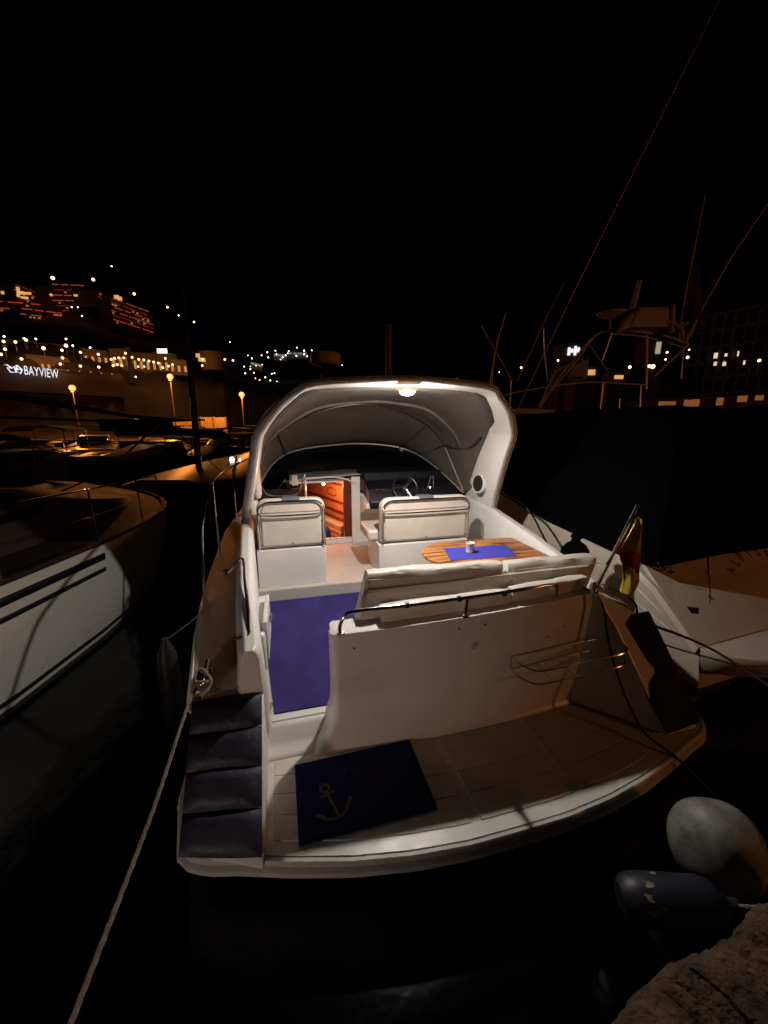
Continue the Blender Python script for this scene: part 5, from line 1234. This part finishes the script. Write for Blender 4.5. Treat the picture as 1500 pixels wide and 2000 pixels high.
h = MB(); a, b_ = Z(1280, 783, 52), Z(1560, 757, 50); nv2 = Vector((0, 5, 0)); blk(h, a, b_, nv2, .5, a.z + .2); P('walls', h, bld_d, ar)
h = MB()
for (x0, x1, y0, y1) in ((1288, 1335, 784, 791), (1338, 1372, 781, 793), (1352, 1372, 780, 793), (1402, 1418, 777, 791), (1443, 1470, 773, 784), (1478, 1500, 772, 781)):
    q0, q1 = Z(x0, y0, 49.6), Z(x1, y1, 49.6); h.box(q0.x, q1.x, q0.y - .1, q0.y + .1, q1.z, q0.z)
PS('lit_opening', h, e_arc, ar)
sf = [(1018, 718, .25, e_warm), (975, 727, .12, e_warm), (1090, 704, .22, e_warm), (1230, 717, .3, e_warm), (1275, 716, .42, e_warm), (1268, 715, .3, e_warm), (1303, 688, .2, e_warm), (1300, 702, .18, e_warm), (1343, 698, .25, e_cool), (1346, 683, .15, e_cool), (1483, 704, .25, e_warm), (1490, 783, .12, e_warm)]
for x, y, r_, m_ in sf: hlamp(x, y, r_ * .9, m_, 'small lamp on the dark right shore behind the flybridge', 'lamps on the right shore', 58)
for (x0, x1, y0, y1, m_, lab, d) in ((1110, 1138, 676, 692, e_sign, 'white illuminated roof sign left of the flybridge', 58), (1138, 1168, 722, 731, e_win, 'bright warm open shop front left of the radar dome', 55), (1201, 1222, 733, 739, e_win, 'low warm lit kiosk under the flybridge', 55), (1283, 1292, 668, 690, emis('dim_white', (1, .9, .6), .35), 'narrow pale lit doorway seen through the flybridge frame', 60)):
    q0, q1 = Z(x0, y0, d), Z(x1, y1, d); t_ = T('shore_building', lab, 'building', (q0.x, q0.y, 1), I4)
    h = MB(); h.box(q0.x - .6, q1.x + .6, q0.y + .1, q0.y + 3, min(q1.z - 1.2, 1.2), q0.z + .4); P('walls', h, bld_d, t_)
    h = MB(); 
    if m_ is e_sign:
        w__ = q1.x - q0.x
        for k in range(4): h.box(q0.x + w__ * k / 4, q0.x + w__ * (k + .75) / 4, q0.y - .1, q0.y + .05, q1.z + (q0.z - q1.z) * (.3 * (k % 2)), q0.z - (q0.z - q1.z) * (.15 * ((k + 1) % 3)))
    else: h.box(q0.x, q1.x, q0.y - .1, q0.y + .05, q1.z, q0.z)
    P('lit_front', h, m_, t_)

# behind the photographer: sodium quay lamp right, unseen spot added left to brighten bulkhead
lamp('quay_lamp_right', 'POINT', (12.0, -3.4, 3.6), 430, (1, .34, .10), .25)
lamp('bulkhead_fill_spot', 'SPOT', (-2.4, -2.9, .78), 170, (1, .78, .68), .22, target=(-.5, 2.25, .95), spot=32, blend=1)

# every hillside lamp says which one of its row it is
ORD = ['first', 'second', 'third', 'fourth', 'fifth', 'sixth', 'seventh', 'eighth', 'ninth', 'tenth', 'eleventh', 'twelfth', 'thirteenth', 'fourteenth', 'fifteenth', 'sixteenth', 'seventeenth', 'eighteenth', 'nineteenth', 'twentieth']
def ordn(i): return ORD[i] if i < 20 else ('twenty-' if i < 29 else 'thirty-' if i < 39 else 'forty-') + ORD[(i + 1) % 10 - 1] if (i + 1) % 10 else {30: 'thirtieth', 40: 'fortieth', 20: 'twentieth'}[i + 1]
NM = {GW: 'small warm lamp, %s from the left among the warm lamps on the terraced hillside', GC: 'small white lamp, %s from the left among the white lamps on the hillside', GV: 'tiny village light, %s from the left on the far slope', 'lamps on the right shore': 'small lamp, %s from the left along the dark right shore'}
for g_, tx in NM.items():
    it = sorted([(h_[1], h_[2], i) for i, h_ in enumerate(HL) if h_[0] == g_])
    for k, (x_, y_, i) in enumerate(it): HO[i]['label'] = tx % ordn(k)
# warm lamps that wash the lit villas
for px, py, d, pw in ((235, 700, 81, 240), (290, 702, 81, 240), (330, 708, 80, 160), (90, 690, 83, 130), (120, 715, 80, 90), (30, 680, 84, 110), (180, 700, 82, 110), (390, 694, 83, 180)):
    lamp('terrace_light', 'POINT', far(px, py, d - 2), pw * .8, (1, .42, .12), .3)
for px, py, d, pw in ((48, 575, 169, 500), (130, 575, 166, 500), (250, 590, 160, 400)):
    lamp('hotel_light', 'POINT', far(px, py, d - 4), pw * .22, (1, .16, .04), .3)
